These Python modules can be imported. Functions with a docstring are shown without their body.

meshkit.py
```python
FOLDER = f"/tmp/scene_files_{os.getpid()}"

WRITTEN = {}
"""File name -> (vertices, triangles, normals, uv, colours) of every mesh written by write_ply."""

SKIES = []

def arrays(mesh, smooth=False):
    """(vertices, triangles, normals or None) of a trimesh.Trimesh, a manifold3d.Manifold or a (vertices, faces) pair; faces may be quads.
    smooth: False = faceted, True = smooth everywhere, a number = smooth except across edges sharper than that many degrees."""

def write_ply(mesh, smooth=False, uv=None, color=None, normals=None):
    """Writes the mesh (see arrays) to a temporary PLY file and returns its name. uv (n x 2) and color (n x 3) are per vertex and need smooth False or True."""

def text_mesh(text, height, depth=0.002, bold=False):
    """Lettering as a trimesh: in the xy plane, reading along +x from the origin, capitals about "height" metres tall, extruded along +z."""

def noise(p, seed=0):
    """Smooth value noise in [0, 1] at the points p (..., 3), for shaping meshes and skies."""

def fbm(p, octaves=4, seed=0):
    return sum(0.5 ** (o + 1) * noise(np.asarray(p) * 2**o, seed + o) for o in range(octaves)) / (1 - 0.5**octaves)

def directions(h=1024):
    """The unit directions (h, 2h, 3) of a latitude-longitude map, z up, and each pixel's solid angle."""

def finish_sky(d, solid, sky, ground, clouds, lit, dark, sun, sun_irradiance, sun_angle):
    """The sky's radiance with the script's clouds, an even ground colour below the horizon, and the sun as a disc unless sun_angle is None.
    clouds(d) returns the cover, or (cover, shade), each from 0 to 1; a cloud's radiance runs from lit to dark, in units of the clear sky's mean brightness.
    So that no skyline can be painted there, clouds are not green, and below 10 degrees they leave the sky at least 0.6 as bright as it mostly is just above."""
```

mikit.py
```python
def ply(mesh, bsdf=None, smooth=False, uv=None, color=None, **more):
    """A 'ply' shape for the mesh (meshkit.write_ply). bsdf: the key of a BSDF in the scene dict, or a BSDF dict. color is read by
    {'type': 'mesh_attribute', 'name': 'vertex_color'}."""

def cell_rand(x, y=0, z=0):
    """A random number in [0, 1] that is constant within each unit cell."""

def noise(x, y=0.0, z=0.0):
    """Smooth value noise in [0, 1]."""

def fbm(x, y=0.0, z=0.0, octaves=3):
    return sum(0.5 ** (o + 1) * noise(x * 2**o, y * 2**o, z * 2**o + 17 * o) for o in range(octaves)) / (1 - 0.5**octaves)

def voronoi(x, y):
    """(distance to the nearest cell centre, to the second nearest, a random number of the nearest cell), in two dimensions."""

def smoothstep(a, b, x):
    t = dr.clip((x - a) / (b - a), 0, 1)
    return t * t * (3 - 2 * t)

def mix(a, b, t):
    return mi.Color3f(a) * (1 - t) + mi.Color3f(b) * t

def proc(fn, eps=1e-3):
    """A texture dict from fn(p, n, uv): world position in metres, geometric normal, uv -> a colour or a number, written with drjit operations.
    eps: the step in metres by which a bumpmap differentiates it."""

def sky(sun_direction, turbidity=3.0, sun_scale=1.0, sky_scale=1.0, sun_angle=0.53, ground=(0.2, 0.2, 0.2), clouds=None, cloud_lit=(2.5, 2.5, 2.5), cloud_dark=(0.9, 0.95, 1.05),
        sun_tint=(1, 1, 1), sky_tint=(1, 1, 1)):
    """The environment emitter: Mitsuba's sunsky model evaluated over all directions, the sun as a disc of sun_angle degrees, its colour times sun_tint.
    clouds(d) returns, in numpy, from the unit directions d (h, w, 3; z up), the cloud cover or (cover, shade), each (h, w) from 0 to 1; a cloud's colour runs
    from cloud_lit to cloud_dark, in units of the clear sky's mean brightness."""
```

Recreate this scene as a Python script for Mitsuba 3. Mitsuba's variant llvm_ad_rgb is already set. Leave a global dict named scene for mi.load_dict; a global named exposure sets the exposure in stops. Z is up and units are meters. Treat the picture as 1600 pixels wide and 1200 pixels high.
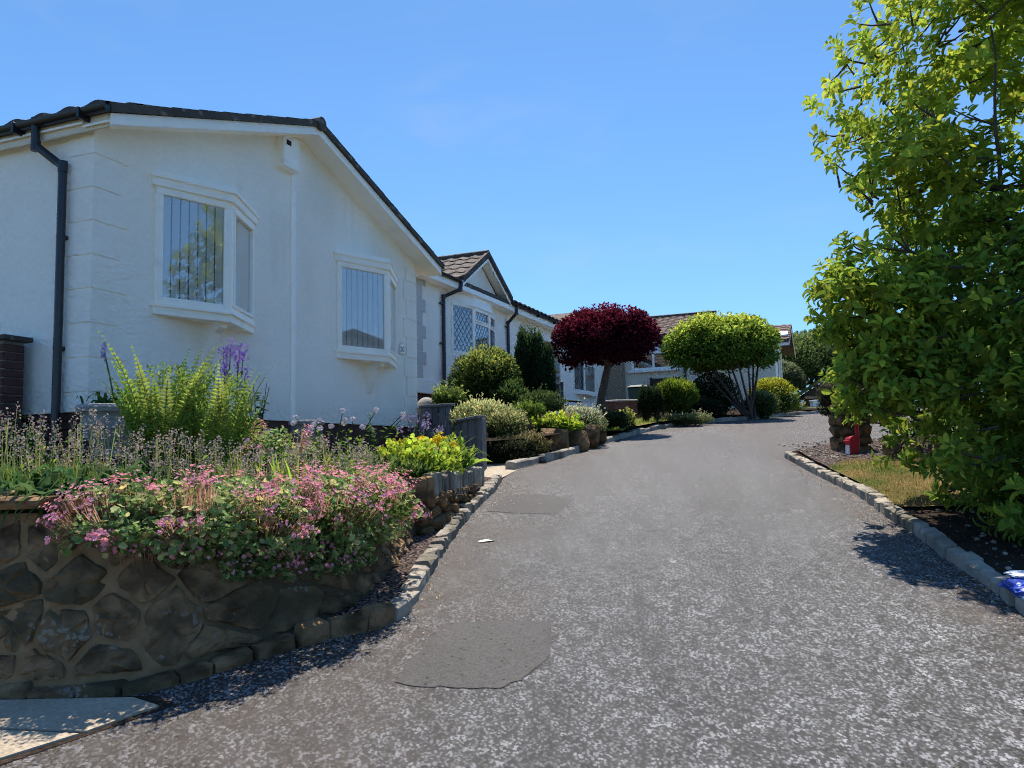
import math, random
import numpy as np, trimesh, mitsuba as mi, drjit as dr
import mikit, meshkit
from mikit import proc, noise, fbm, voronoi, cell_rand, smoothstep, mix
from shapely.geometry import Polygon, LineString, Point, MultiPoint, box as sbox
from shapely import affinity, contains_xy
from scipy.spatial import Delaunay, Voronoi

scene, labels = {}, {}
T = mi.ScalarTransform4f
R = np.random.default_rng(7)

# ---------------------------------------------------------------- camera, sky, exposure
EYE = np.array([0.0, 0.0, 1.55])
PITCH, ROLL = math.radians(4.98), math.radians(1.24)
_f = np.array([0, math.cos(PITCH), math.sin(PITCH)])
_u0 = np.array([0, -math.sin(PITCH), math.cos(PITCH)])
_up = math.cos(ROLL) * _u0 + math.sin(ROLL) * np.array([1.0, 0, 0])
scene['camera'] = {'type': 'perspective', 'fov': 2 * math.degrees(math.atan(800 / 1228.5)), 'fov_axis': 'x', 'near_clip': 0.05, 'far_clip': 2000.0,
                   'to_world': T().look_at(origin=EYE.tolist(), target=(EYE + _f).tolist(), up=_up.tolist())}
SUN_AZ, SUN_EL = math.radians(4), math.radians(65.5)
SUN = [math.sin(SUN_AZ) * math.cos(SUN_EL), math.cos(SUN_AZ) * math.cos(SUN_EL), math.sin(SUN_EL)]


def wisps(d):
    az, el = np.arctan2(d[..., 0], d[..., 1]), np.arcsin(np.clip(d[..., 2], -1, 1))
    q = np.stack([az * 5 + 3, el * 11, az * 0], -1)
    n = meshkit.fbm(q + 0.8 * meshkit.fbm(q * 2.3, 3, 5)[..., None], 5, 11)
    return 0.14 * np.clip((n - 0.50) / 0.3, 0, 1) ** 1.6 * np.clip((el - 0.06) / 0.2, 0, 1)


scene['sky'] = mikit.sky(SUN, turbidity=2.2, clouds=wisps, cloud_lit=(1.5, 1.6, 1.75), sky_tint=(0.60, 0.83, 1.02), sun_tint=(0.95, 0.99, 1.08), ground=(0.16, 0.17, 0.13))
exposure = 2.5

def ply(mesh, material, **k):
    return mikit.ply(mesh, 'mat_' + material, **k)


# ---------------------------------------------------------------- helpers: naming
_count = {}


def numbered(name):
    k = _count.get(name, 0)
    _count[name] = k + 1
    return name if k == 0 else f'{name}_{k:03d}'


def tag(key, label=None, cat=None, group=None, kind=None):
    d = labels.setdefault(key, {})
    for k, v in (('label', label), ('category', cat), ('group', group), ('kind', kind)):
        if v: d[k] = v
    return key


def thing(name, label, cat, group=None):
    return tag(numbered(name), label, cat, group)


def part(parent, name, shape, label=None, kind=None):
    key = numbered(f'{parent}__{name}')
    scene[key] = shape
    if label or kind: tag(key, label, None, None, kind)
    return key


def solo(name, shape, label, cat, group=None, kind=None):
    key = tag(numbered(name), label, cat, group, kind)
    scene[key] = shape
    return key


def struct(name, shape):
    key = numbered(name)
    scene[key] = shape
    labels[key] = {'kind': 'structure'}
    return key


# ---------------------------------------------------------------- helpers: meshes
def tm(v, f):
    return trimesh.Trimesh(np.asarray(v, float), np.asarray(f, int), process=False)


def cat(ms):
    return trimesh.util.concatenate(ms)


class Fr:
    """A frame: local (u, w, z) -> world. u along a wall, w out of it."""
    def __init__(s, o, th):
        s.o, s.th = np.array(o, float), th
        s.u = np.array([math.sin(th), math.cos(th), 0]); s.w = np.array([math.cos(th), -math.sin(th), 0])

    def P(s, p):
        p = np.atleast_2d(np.asarray(p, float))
        return s.o + p[:, :1] * s.u + p[:, 1:2] * s.w + p[:, 2:] * np.array([0, 0, 1.0])

    def M(s, m):
        return tm(s.P(m.vertices), m.faces[:, ::-1])

    def sub(s, p, q):
        a = s.P([[*p, 0]])[0]; b = s.P([[*q, 0]])[0]
        return Fr(a, math.atan2(b[0] - a[0], b[1] - a[1]))


def bx(x0, x1, y0, y1, z0, z1, b=0.0):
    if b <= 0:
        return trimesh.creation.box(bounds=[[min(x0, x1), min(y0, y1), min(z0, z1)], [max(x0, x1), max(y0, y1), max(z0, z1)]])
    x0, x1, y0, y1, z0, z1 = min(x0, x1), max(x0, x1), min(y0, y1), max(y0, y1), min(z0, z1), max(z0, z1)
    b = min(b, 0.45 * min(x1 - x0, y1 - y0, z1 - z0))
    pts = []
    for x, sx in ((x0, 1), (x1, -1)):
        for y, sy in ((y0, 1), (y1, -1)):
            for z, sz in ((z0, 1), (z1, -1)):
                pts += [(x + sx * b, y + sy * b, z), (x + sx * b, y, z + sz * b), (x, y + sy * b, z + sz * b)]
    return trimesh.convex.convex_hull(np.array(pts))


def hull(pts):
    return trimesh.convex.convex_hull(np.asarray(pts, float))


def prism(poly, z0, z1):
    """polygon in (x, y) extruded in z"""
    m = trimesh.creation.extrude_polygon(Polygon(poly), z1 - z0, engine='earcut')
    m.apply_translation([0, 0, z0])
    return m


def prism_w(poly, w0, w1):
    """polygon in (u, z) extruded along w"""
    m = trimesh.creation.extrude_polygon(poly if hasattr(poly, 'area') else Polygon(poly), w1 - w0, engine='earcut')
    v = m.vertices
    return tm(np.stack([v[:, 0], v[:, 2] + w0, v[:, 1]], 1), m.faces[:, ::-1])


def tube(pts, radii, sides=8, cap=True):
    p = np.asarray(pts, float)
    r = np.broadcast_to(np.asarray(radii, float), (len(p),))
    t = np.gradient(p, axis=0); t /= np.linalg.norm(t, axis=1, keepdims=True) + 1e-12
    a = np.cross(t, np.where(np.abs(t[:, 2:]) < 0.9, [0, 0, 1.0], [1.0, 0, 0])); a /= np.linalg.norm(a, axis=1, keepdims=True)
    b = np.cross(t, a); g = np.arange(sides) * 2 * np.pi / sides
    v = p[:, None] + r[:, None, None] * (np.cos(g)[None, :, None] * a[:, None] + np.sin(g)[None, :, None] * b[:, None])
    i, j = np.meshgrid(np.arange(len(p) - 1), np.arange(sides), indexing='ij')
    q = np.stack([i * sides + j, i * sides + (j + 1) % sides, (i + 1) * sides + (j + 1) % sides, (i + 1) * sides + j], -1).reshape(-1, 4)
    f = np.vstack([q[:, [0, 1, 2]], q[:, [0, 2, 3]]])
    v = v.reshape(-1, 3)
    if cap:
        n = len(v); v = np.vstack([v, p[:1], p[-1:]]); k = np.arange(sides); e = (len(p) - 1) * sides
        f = np.vstack([f, np.stack([k * 0 + n, (k + 1) % sides, k], 1), np.stack([k * 0 + n + 1, e + k, e + (k + 1) % sides], 1)])
    return tm(v, f)


def bar(a, b, w, h=None, up=(0, 0, 1)):
    """square bar from a to b"""
    a, b = np.asarray(a, float), np.asarray(b, float); h = h or w
    t = b - a; L = np.linalg.norm(t); t /= L
    x = np.cross(t, up)
    if np.linalg.norm(x) < 1e-3: x = np.cross(t, [1, 0, 0])
    x /= np.linalg.norm(x); y = np.cross(x, t)
    m = trimesh.creation.box([w, L, h])
    return tm((a + b) / 2 + m.vertices @ np.array([x, t, y]), m.faces)


def lathe(profile, sides=24, loc=(0, 0, 0)):
    m = trimesh.creation.revolve(np.asarray(profile, float), sections=sides)
    m.apply_translation(loc)
    return m


def rock(rng, size, n=26, power=0.6):
    d = rng.normal(size=(n, 3)); d /= np.linalg.norm(d, axis=1, keepdims=True)
    d = np.sign(d) * np.abs(d) ** power
    return hull(d * np.asarray(size) / 2 * rng.uniform(0.85, 1.05, (n, 1)))


def moved(m, loc=(0, 0, 0), rz=0.0):
    c, s = math.cos(rz), math.sin(rz)
    return tm(m.vertices @ np.array([[c, s, 0], [-s, c, 0], [0, 0, 1]]) + np.asarray(loc, float), m.faces)


def sheet(poly, zf, step=0.25, uv=False):
    """a surface over a plan polygon; zf(x, y) -> z"""
    poly = poly if hasattr(poly, 'area') else Polygon(poly)
    x0, y0, x1, y1 = poly.bounds
    gx, gy = np.meshgrid(np.arange(x0, x1, step), np.arange(y0, y1, step))
    g = np.stack([gx.ravel(), gy.ravel()], 1)
    inner = poly.buffer(-step * 0.35)
    g = g[contains_xy(inner, g[:, 0], g[:, 1])] if not inner.is_empty else g[:0]
    ring = poly.exterior.segmentize(step)
    b = np.array(ring.coords)[:-1, :2]
    p = np.vstack([b, g])
    t = Delaunay(p).simplices
    c = p[t].mean(1)
    t = t[contains_xy(poly, c[:, 0], c[:, 1])]
    a = p[t]; cr = (a[:, 1, 0] - a[:, 0, 0]) * (a[:, 2, 1] - a[:, 0, 1]) - (a[:, 1, 1] - a[:, 0, 1]) * (a[:, 2, 0] - a[:, 0, 0])
    t = np.where((cr < 0)[:, None], t[:, ::-1], t)[np.abs(cr) > 1e-9]
    return tm(np.column_stack([p, zf(p[:, 0], p[:, 1])]), t)


def smooth_path(pts, step=0.1):
    """Catmull-Rom through plan points, resampled evenly"""
    p = np.asarray(pts, float); q = np.vstack([2 * p[0] - p[1], p, 2 * p[-1] - p[-2]]); out = []
    for i in range(1, len(q) - 2):
        for t in np.linspace(0, 1, 24, endpoint=False):
            a, b, c, d = q[i - 1], q[i], q[i + 1], q[i + 2]
            out.append(0.5 * (2 * b + (c - a) * t + (2 * a - 5 * b + 4 * c - d) * t * t + (3 * b - a - 3 * c + d) * t ** 3))
    out.append(p[-1]); out = np.array(out)
    s = np.r_[0, np.cumsum(np.linalg.norm(np.diff(out, axis=0), axis=1))]
    n = max(2, int(round(s[-1] / step)) + 1)
    k = np.linspace(0, s[-1], n)
    return np.stack([np.interp(k, s, out[:, j]) for j in range(out.shape[1])], 1)


# the hill: the height of the lane's surface, y metres ahead
_ys = np.linspace(-300, 400, 70001)
_zs = np.cumsum(np.interp(_ys, [-300, -8, -2, 6, 13, 27, 33, 45, 400], [0, 0, .135, .135, .082, .078, .05, 0, 0])) * 0.01
_zs -= np.interp(0, _ys, _zs)


def zr(y):
    return np.interp(y, _ys, _zs)


# ---------------------------------------------------------------- materials
def rgb(*c):
    return {'type': 'rgb', 'value': list(c)}


def two(d):
    return {'type': 'twosided', 'bsdf': d}


def pr(c, rough=0.6, spec=0.5, **k):
    return two({'type': 'principled', 'base_color': c if isinstance(c, dict) else rgb(*c), 'roughness': rough, 'specular': spec, **k})


def bump(b, fn, scale, eps=1e-3):
    return two({'type': 'bumpmap', 'arbitrary': proc(fn, eps), 'scale': scale, 'bsdf': b['bsdf'] if b['type'] == 'twosided' else b})


def mat(name, d):
    scene['mat_' + name] = d
    return name


def f_stucco(p, n, uv):
    d = smoothstep(0.45, 0.8, fbm(p.x * 0.9 + p.y * 0.9, p.z * 0.7, p.y * 0.4, 3))
    g = fbm(p.x * 30, p.y * 30, p.z * 30, 2)
    k = smoothstep(0.52, 0.75, fbm(p.x * 5 + p.y * 5, p.y * 5, p.z * 0.45, 3)) * smoothstep(0.35, 0.7, fbm(p.x * 0.7, p.y * 0.7, p.z * 0.9 + 7, 2))
    c = mix((0.92, 0.87, 0.78), (0.80, 0.75, 0.66), d * 0.8)
    c = mix(c, (0.60, 0.56, 0.47), k * 0.22)
    return mix(c, (0.50, 0.47, 0.38), 0.35 * smoothstep(2.35, 1.95, p.z + 0.25 * (d - .5)) * smoothstep(0.3, 0.7, g)) * (0.93 + 0.12 * g)


mat('white_render', bump(pr(proc(f_stucco), 0.85, 0.2), lambda p, n, uv: fbm(p.x * 42, p.y * 42, p.z * 42, 2), 0.016, 2e-3))


def f_cream(p, n, uv):
    g = fbm(p.x * 9, p.y * 9, p.z * 9, 3)
    return mix((0.66, 0.60, 0.48), (0.74, 0.68, 0.56), g)


mat('cream_render', pr(proc(f_cream), 0.85, 0.2))


def f_trim(p, n, uv):
    g = smoothstep(0.55, 0.85, fbm(p.x * 5, p.y * 5, p.z * 9, 3))
    return mix((0.92, 0.88, 0.80), (0.75, 0.71, 0.63), g * 0.6)


mat('white_trim', pr(proc(f_trim), 0.38, 0.45))
mat('quoin_grey', pr((0.52, 0.50, 0.47), 0.8, 0.2))
mat('black_plastic', pr((0.012, 0.013, 0.017), 0.35, 0.5))
mat('black_metal', pr((0.012, 0.012, 0.014), 0.45, 0.5))
mat('dark_room', pr((0.03, 0.032, 0.035), 0.9, 0.1))
mat('blind', pr((0.46, 0.455, 0.43), 0.8, 0.2))
mat('glass', {'type': 'thindielectric', 'int_ior': 2.1})


def f_tile(p, n, uv):
    a = fbm(p.x * 6, p.y * 6, p.z * 6, 4)
    l = smoothstep(0.62, 0.72, fbm(p.x * 14, p.y * 14, p.z * 14 + 4, 3))
    c = mix((0.045, 0.038, 0.034), (0.10, 0.085, 0.07), a)
    return mix(c, (0.26, 0.25, 0.20), l * 0.55)


mat('roof_tile', pr(proc(f_tile), 0.8, 0.3))


def f_tile2(p, n, uv):
    return mix((0.075, 0.05, 0.042), (0.16, 0.115, 0.095), fbm(p.x * 7, p.y * 7, p.z * 7, 3))


mat('roof_tile_brown', pr(proc(f_tile2), 0.8, 0.3))


def f_stone(p, n, uv):
    q = fbm(p.x * 9, p.y * 9, p.z * 9, 4)
    r = fbm(p.x * 2.3 + 9, p.y * 2.3, p.z * 2.3, 2)
    c = mix((0.062, 0.040, 0.021), (0.26, 0.168, 0.088), smoothstep(0.25, 0.8, q))
    c = mix(c, (0.065, 0.056, 0.030), smoothstep(0.45, 0.7, r) * 0.6)
    a, b, w = voronoi(p.x * 30 + p.y * 17, p.z * 30 + p.y * 7)
    big = smoothstep(0.60, 0.66, fbm(p.x * 8 + 3, p.y * 8, p.z * 8, 2))
    l = smoothstep(0.05, -0.05, a - 0.16 - 0.34 * w + 0.9 * (fbm(p.x * 55, p.y * 55, p.z * 55, 3) - .5)) * big * smoothstep(0.54, 0.66, fbm(p.x * 2.1, p.y * 2.1, p.z * 2.1 + 5, 2))
    return mix(c, (0.24, 0.225, 0.18), l * 0.6)


mat('wall_stone', bump(pr(proc(f_stone), 0.9, 0.2), lambda p, n, uv: fbm(p.x * 34, p.y * 34, p.z * 34, 3), 0.03, 2e-3))


def f_mortar(p, n, uv):
    q = fbm(p.x * 16, p.y * 16, p.z * 16, 3)
    c = mix((0.15, 0.094, 0.046), (0.28, 0.185, 0.098), q)
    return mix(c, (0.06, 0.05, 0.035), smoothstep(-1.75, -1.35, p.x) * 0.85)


mat('mortar', bump(pr(proc(f_mortar), 0.95, 0.1), lambda p, n, uv: fbm(p.x * 60, p.y * 60, p.z * 60, 2), 0.01, 2e-3))


def f_kerb(p, n, uv):
    q = fbm(p.x * 12, p.y * 12, p.z * 12, 4)
    k = fbm(p.x * 2.5, p.y * 2.5, 3, 2)
    c = mix((0.17, 0.155, 0.125), (0.40, 0.37, 0.31), q)
    return mix(c, (0.085, 0.08, 0.062), smoothstep(0.42, 0.7, k) * 0.75)


mat('kerb_stone', bump(pr(proc(f_kerb), 0.85, 0.25), lambda p, n, uv: fbm(p.x * 50, p.y * 50, p.z * 50, 3), 0.01, 2e-3))


def f_slab(p, n, uv):
    q = fbm(p.x * 5, p.y * 5, 1, 4); s = fbm(p.x * 70, p.y * 70, 2, 2)
    c = mix((0.26, 0.22, 0.16), (0.40, 0.35, 0.265), q)
    return c * (0.8 + 0.4 * s)


mat('slab', bump(pr(proc(f_slab), 0.85, 0.25), lambda p, n, uv: fbm(p.x * 70, p.y * 70, 2, 2), 0.006, 2e-3))


def lane_x(y):
    t = dr.maximum(y - 4.7, -1.2)
    return -0.62 + 0.02 * t + 0.0215 * t * t


def f_asphalt(p, n, uv):
    a, b, w = voronoi(p.x * 88, p.y * 72)
    a2, b2, w2 = voronoi(p.x * 38 + 7, p.y * 30)
    a4, b4, w4 = voronoi(p.x * 20 + 3, p.y * 14)
    big = fbm(p.x * 0.8, p.y * 0.4, 5, 3)
    mid = fbm(p.x * 7, p.y * 4, 8, 3)
    base = 0.019 + 0.010 * big + 0.010 * mid
    c = mi.Color3f(base, base * 1.03, base * 1.07) + mi.Color3f(0.208, 0.218, 0.222) * (smoothstep(0.41, 0.77, w) * smoothstep(0.80, 0.42, a))
    c = c * (0.62 + 0.75 * smoothstep(0.2, 0.8, w2)) * (0.68 + 0.64 * w4) * (0.82 + 0.36 * fbm(p.x * 1.3, p.y * 0.6, 4, 3))
    d = p.x - lane_x(p.y)                       # leaf mould and grit gathered along the kerbs
    e = 2.80 + 0.17 * (p.y - 4.5) - p.x
    k = fbm(p.x * 2.2, p.y * 2.2, 3, 3)
    m = dr.maximum(smoothstep(0.85, 0.0, d + 1.1 * (k - 0.5)), smoothstep(0.5, 0.0, e + 0.9 * (k - 0.5)))
    brown = mix((0.022, 0.015, 0.011), (0.105, 0.076, 0.054), 0.6 * w + 0.4 * mid)
    c = mix(c, brown, m * 0.4)
    # a dark tyre line and some fine cracks
    s = p.x - 0.11 * p.y
    t = smoothstep(0.075, 0.01, dr.abs(s - 0.18 + 0.22 * (fbm(p.y * 0.9, 2, 1, 2) - .5))) * smoothstep(0.35, 0.6, fbm(p.x * 3, p.y * 1.1, 4, 2)) * smoothstep(6.5, 4.5, p.y)
    t2 = smoothstep(0.30, 0.05, dr.abs(s - 1.62)) + smoothstep(0.30, 0.05, dr.abs(s - 0.35))
    a3, b3, w3 = voronoi(p.x * 0.55 + 0.25 * fbm(p.x * 3, p.y * 3, 1, 2), p.y * 0.42 + 0.25 * fbm(p.x * 3, p.y * 3, 7, 2))
    t2b = smoothstep(0.05, 0.01, dr.abs(s - 0.30 + 0.14 * (fbm(p.y * 0.7, 5, 1, 2) - .5))) * smoothstep(0.3, 0.55, fbm(p.x * 3, p.y * 1.3, 9, 2)) * smoothstep(7.5, 5.0, p.y)
    t = dr.maximum(t2b * 0.45, t * 0.6)
    t = dr.maximum(t * 0.85, smoothstep(0.012, 0.003, b3 - a3) * 0.6 * smoothstep(0.45, 0.6, fbm(p.x, p.y, 6, 2)))
    return c * (1 - 0.7 * t) * (1 + 0.16 * t2 * smoothstep(0.3, 0.7, mid))


def h_asphalt(p, n, uv):
    a, b, w = voronoi(p.x * 88, p.y * 72)
    a2, b2, w2 = voronoi(p.x * 38 + 7, p.y * 30)
    return smoothstep(0.65, 0.15, a) * (0.3 + 0.7 * w) + smoothstep(0.65, 0.15, a2) * w2


mat('asphalt', bump(pr(proc(f_asphalt), 0.55, 0.35), h_asphalt, 0.006, 1e-3))


def f_patch(p, n, uv):
    w = fbm(p.x * 110, p.y * 110, 2, 2); big = fbm(p.x * 3, p.y * 3, 1, 3)
    a, b, r = voronoi(p.x * 28, p.y * 28)
    c = 0.014 + 0.06 * w + 0.016 * big
    return mi.Color3f(c, c * 1.01, c * 1.03) * (1 - 0.75 * smoothstep(0.93, 0.97, r) * smoothstep(0.3, 0.2, a))


mat('asphalt_patch', bump(pr(proc(f_patch), 0.65, 0.2), lambda p, n, uv: fbm(p.x * 110, p.y * 110, 2, 2), 0.005, 2e-3))


def f_soil(p, n, uv):
    a = fbm(p.x * 14, p.y * 14, p.z * 14, 4); b = fbm(p.x * 60, p.y * 60, p.z * 60, 2)
    return mix((0.013, 0.010, 0.008), (0.05, 0.036, 0.027), a) * (0.6 + 0.8 * b)


mat('soil', bump(pr(proc(f_soil), 0.95, 0.1), lambda p, n, uv: fbm(p.x * 30, p.y * 30, p.z * 30, 4), 0.04, 3e-3))


def f_gravel(p, n, uv):
    a, b, w = voronoi(p.x * 45, p.y * 45)
    return mix((0.07, 0.05, 0.044), (0.30, 0.225, 0.20), w) * smoothstep(0.75, 0.2, a)


mat('gravel', bump(pr(proc(f_gravel), 0.85, 0.2), lambda p, n, uv: smoothstep(0.7, 0.1, voronoi(p.x * 45, p.y * 45)[0]), 0.012, 2e-3))


def f_turf(p, n, uv):
    a = fbm(p.x * 2.2, p.y * 2.2, 2, 3); b = fbm(p.x * 40, p.y * 40, 3, 2)
    return mix((0.075, 0.085, 0.024), (0.17, 0.13, 0.055), smoothstep(0.35, 0.6, a)) * (0.5 + b)


mat('turf', pr(proc(f_turf), 0.95, 0.1))


def f_land(p, n, uv):
    return mix((0.06, 0.075, 0.025), (0.10, 0.10, 0.045), fbm(p.x * 0.6, p.y * 0.6, 2, 4))


mat('land', pr(proc(f_land), 0.95, 0.1))


def f_brick(p, n, uv):
    w = cell_rand(p.x * 4 + p.y * 4, p.z * 12, 3); q = fbm(p.x * 25, p.y * 25, p.z * 25, 3)
    return mix((0.15, 0.055, 0.04), (0.27, 0.12, 0.085), 0.5 * w + 0.5 * q)


mat('brick', pr(proc(f_brick), 0.9, 0.2))


def f_brick_dark(p, n, uv):
    w = cell_rand(p.x * 4 + p.y * 4, p.z * 12, 3); q = fbm(p.x * 25, p.y * 25, p.z * 25, 3)
    return mix((0.055, 0.028, 0.024), (0.115, 0.058, 0.05), 0.5 * w + 0.5 * q)


mat('brick_dark', pr(proc(f_brick_dark), 0.9, 0.2))
mat('brick_joint', pr((0.22, 0.20, 0.18), 0.95, 0.1))


def f_bark(p, n, uv):
    a = fbm(p.x * 26, p.y * 26, p.z * 6, 4)
    return mix((0.035, 0.028, 0.022), (0.13, 0.105, 0.085), a)


mat('bark', bump(pr(proc(f_bark), 0.9, 0.15), lambda p, n, uv: fbm(p.x * 40, p.y * 40, p.z * 9, 3), 0.012, 2e-3))


def f_wood(p, n, uv):
    a = fbm(p.x * 30, p.y * 30, p.z * 2.5, 4)
    return mix((0.10, 0.103, 0.115), (0.22, 0.22, 0.24), a)


mat('grey_wood', pr(proc(f_wood), 0.85, 0.2))
mat('grey_wood_dark', pr(proc(lambda p, n, uv: f_wood(p + 3.0, n, uv) * 0.68), 0.85, 0.2))


def f_urn(p, n, uv):
    return mix((0.20, 0.205, 0.20), (0.34, 0.34, 0.32), fbm(p.x * 18, p.y * 18, p.z * 18, 4))


mat('urn_stone', bump(pr(proc(f_urn), 0.85, 0.2), lambda p, n, uv: fbm(p.x * 45, p.y * 45, p.z * 45, 2), 0.008, 2e-3))
mat('bin_green', pr((0.03, 0.075, 0.05), 0.45, 0.4))
mat('red_paint', pr((0.42, 0.015, 0.03), 0.35, 0.5))
mat('blue_plastic', pr((0.02, 0.06, 0.36), 0.3, 0.5))
mat('pale_plastic', pr((0.62, 0.70, 0.78), 0.3, 0.5))
mat('white_paint', pr((0.78, 0.78, 0.76), 0.5, 0.4))
mat('trellis_wood', pr((0.30, 0.22, 0.15), 0.8, 0.2))
mat('lead', pr((0.26, 0.27, 0.29), 0.5, 0.4))
mat('brown_board', pr((0.06, 0.04, 0.03), 0.8, 0.2))
VC = {'type': 'mesh_attribute', 'name': 'vertex_color'}
mat('leaf', {'type': 'principledthin', 'base_color': VC, 'roughness': 0.45, 'spec_trans': 0.0, 'diff_trans': 0.95, 'eta': 1.45})
mat('leaf_glossy', {'type': 'principledthin', 'base_color': VC, 'roughness': 0.27, 'spec_trans': 0.0, 'diff_trans': 0.9, 'eta': 1.5})
mat('petal', {'type': 'principledthin', 'base_color': VC, 'roughness': 0.6, 'spec_trans': 0.0, 'diff_trans': 0.8, 'eta': 1.3})
mat('matt_colour', pr(VC, 0.8, 0.2))

# ---------------------------------------------------------------- the ground
LK = [(-4.2, 3.72), (-3.2, 3.68), (-2.15, 3.63), (-1.68, 3.69), (-1.24, 4.08), (-0.98, 4.29), (-0.74, 4.46), (-0.63, 4.71), (-0.58, 5.41), (-0.52, 6.17), (-0.41, 7.26), (-0.20, 8.71), (-0.14, 9.35)]
LK2 = [(0.02, 10.3), (0.33, 10.94), (0.74, 11.73), (1.57, 14.02), (2.40, 16.14), (3.56, 18.75), (5.14, 21.15), (7.03, 22.82), (8.94, 25.03), (12.0, 27.6), (16.0, 29.6)]
RK = [(2.55, 2.4), (2.72, 3.8), (2.80, 4.5), (2.90, 4.96), (2.98, 5.53), (3.14, 6.36), (3.22, 6.95), (3.40, 7.86), (3.47, 8.66), (3.58, 9.68), (3.79, 11.08)]
lk, lk2, rk = smooth_path(LK, 0.05), smooth_path(LK2, 0.1), smooth_path(RK, 0.05)
road_edge = [(-9, -14)] + [(-9, 2.2), (-9, 3.6)] + LK[1:] + LK2 + [(22, 31), (22, 24.5), (14.5, 23.0), (10.5, 20.5), (8.6, 17.0), (7.8, 13.4), (5.4, 12.15), (3.9, 11.35)] + RK[::-1] + [(2.5, 1.0), (2.6, -3), (5, -14)]
struct('land', ply(sheet(sbox(-160, -120, 160, 200), lambda x, y: zr(y) - 0.25 - 0.5 * np.clip((np.abs(x) - 60) / 100, 0, 1), 5.0), 'land', smooth=True))
road = Polygon(road_edge).buffer(0.02)
struct('lane', ply(sheet(road, lambda x, y: zr(y) + 0 * x, 0.3), 'asphalt', smooth=True))


def sheet_struct(name, pts, dz, m, zf=None, step=0.25):
    return struct(name, ply(sheet(pts, zf or (lambda x, y: zr(y) + dz + 0 * x), step), m, smooth=True))


def ragged(poly, seed=1):
    p = np.array(poly.exterior.segmentize(0.035).coords)[:-1]
    g = Polygon(p + np.random.default_rng(seed).normal(0, 0.006, p.shape)).buffer(0)
    return max(g.geoms, key=lambda a: a.area) if hasattr(g, 'geoms') else g


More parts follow.
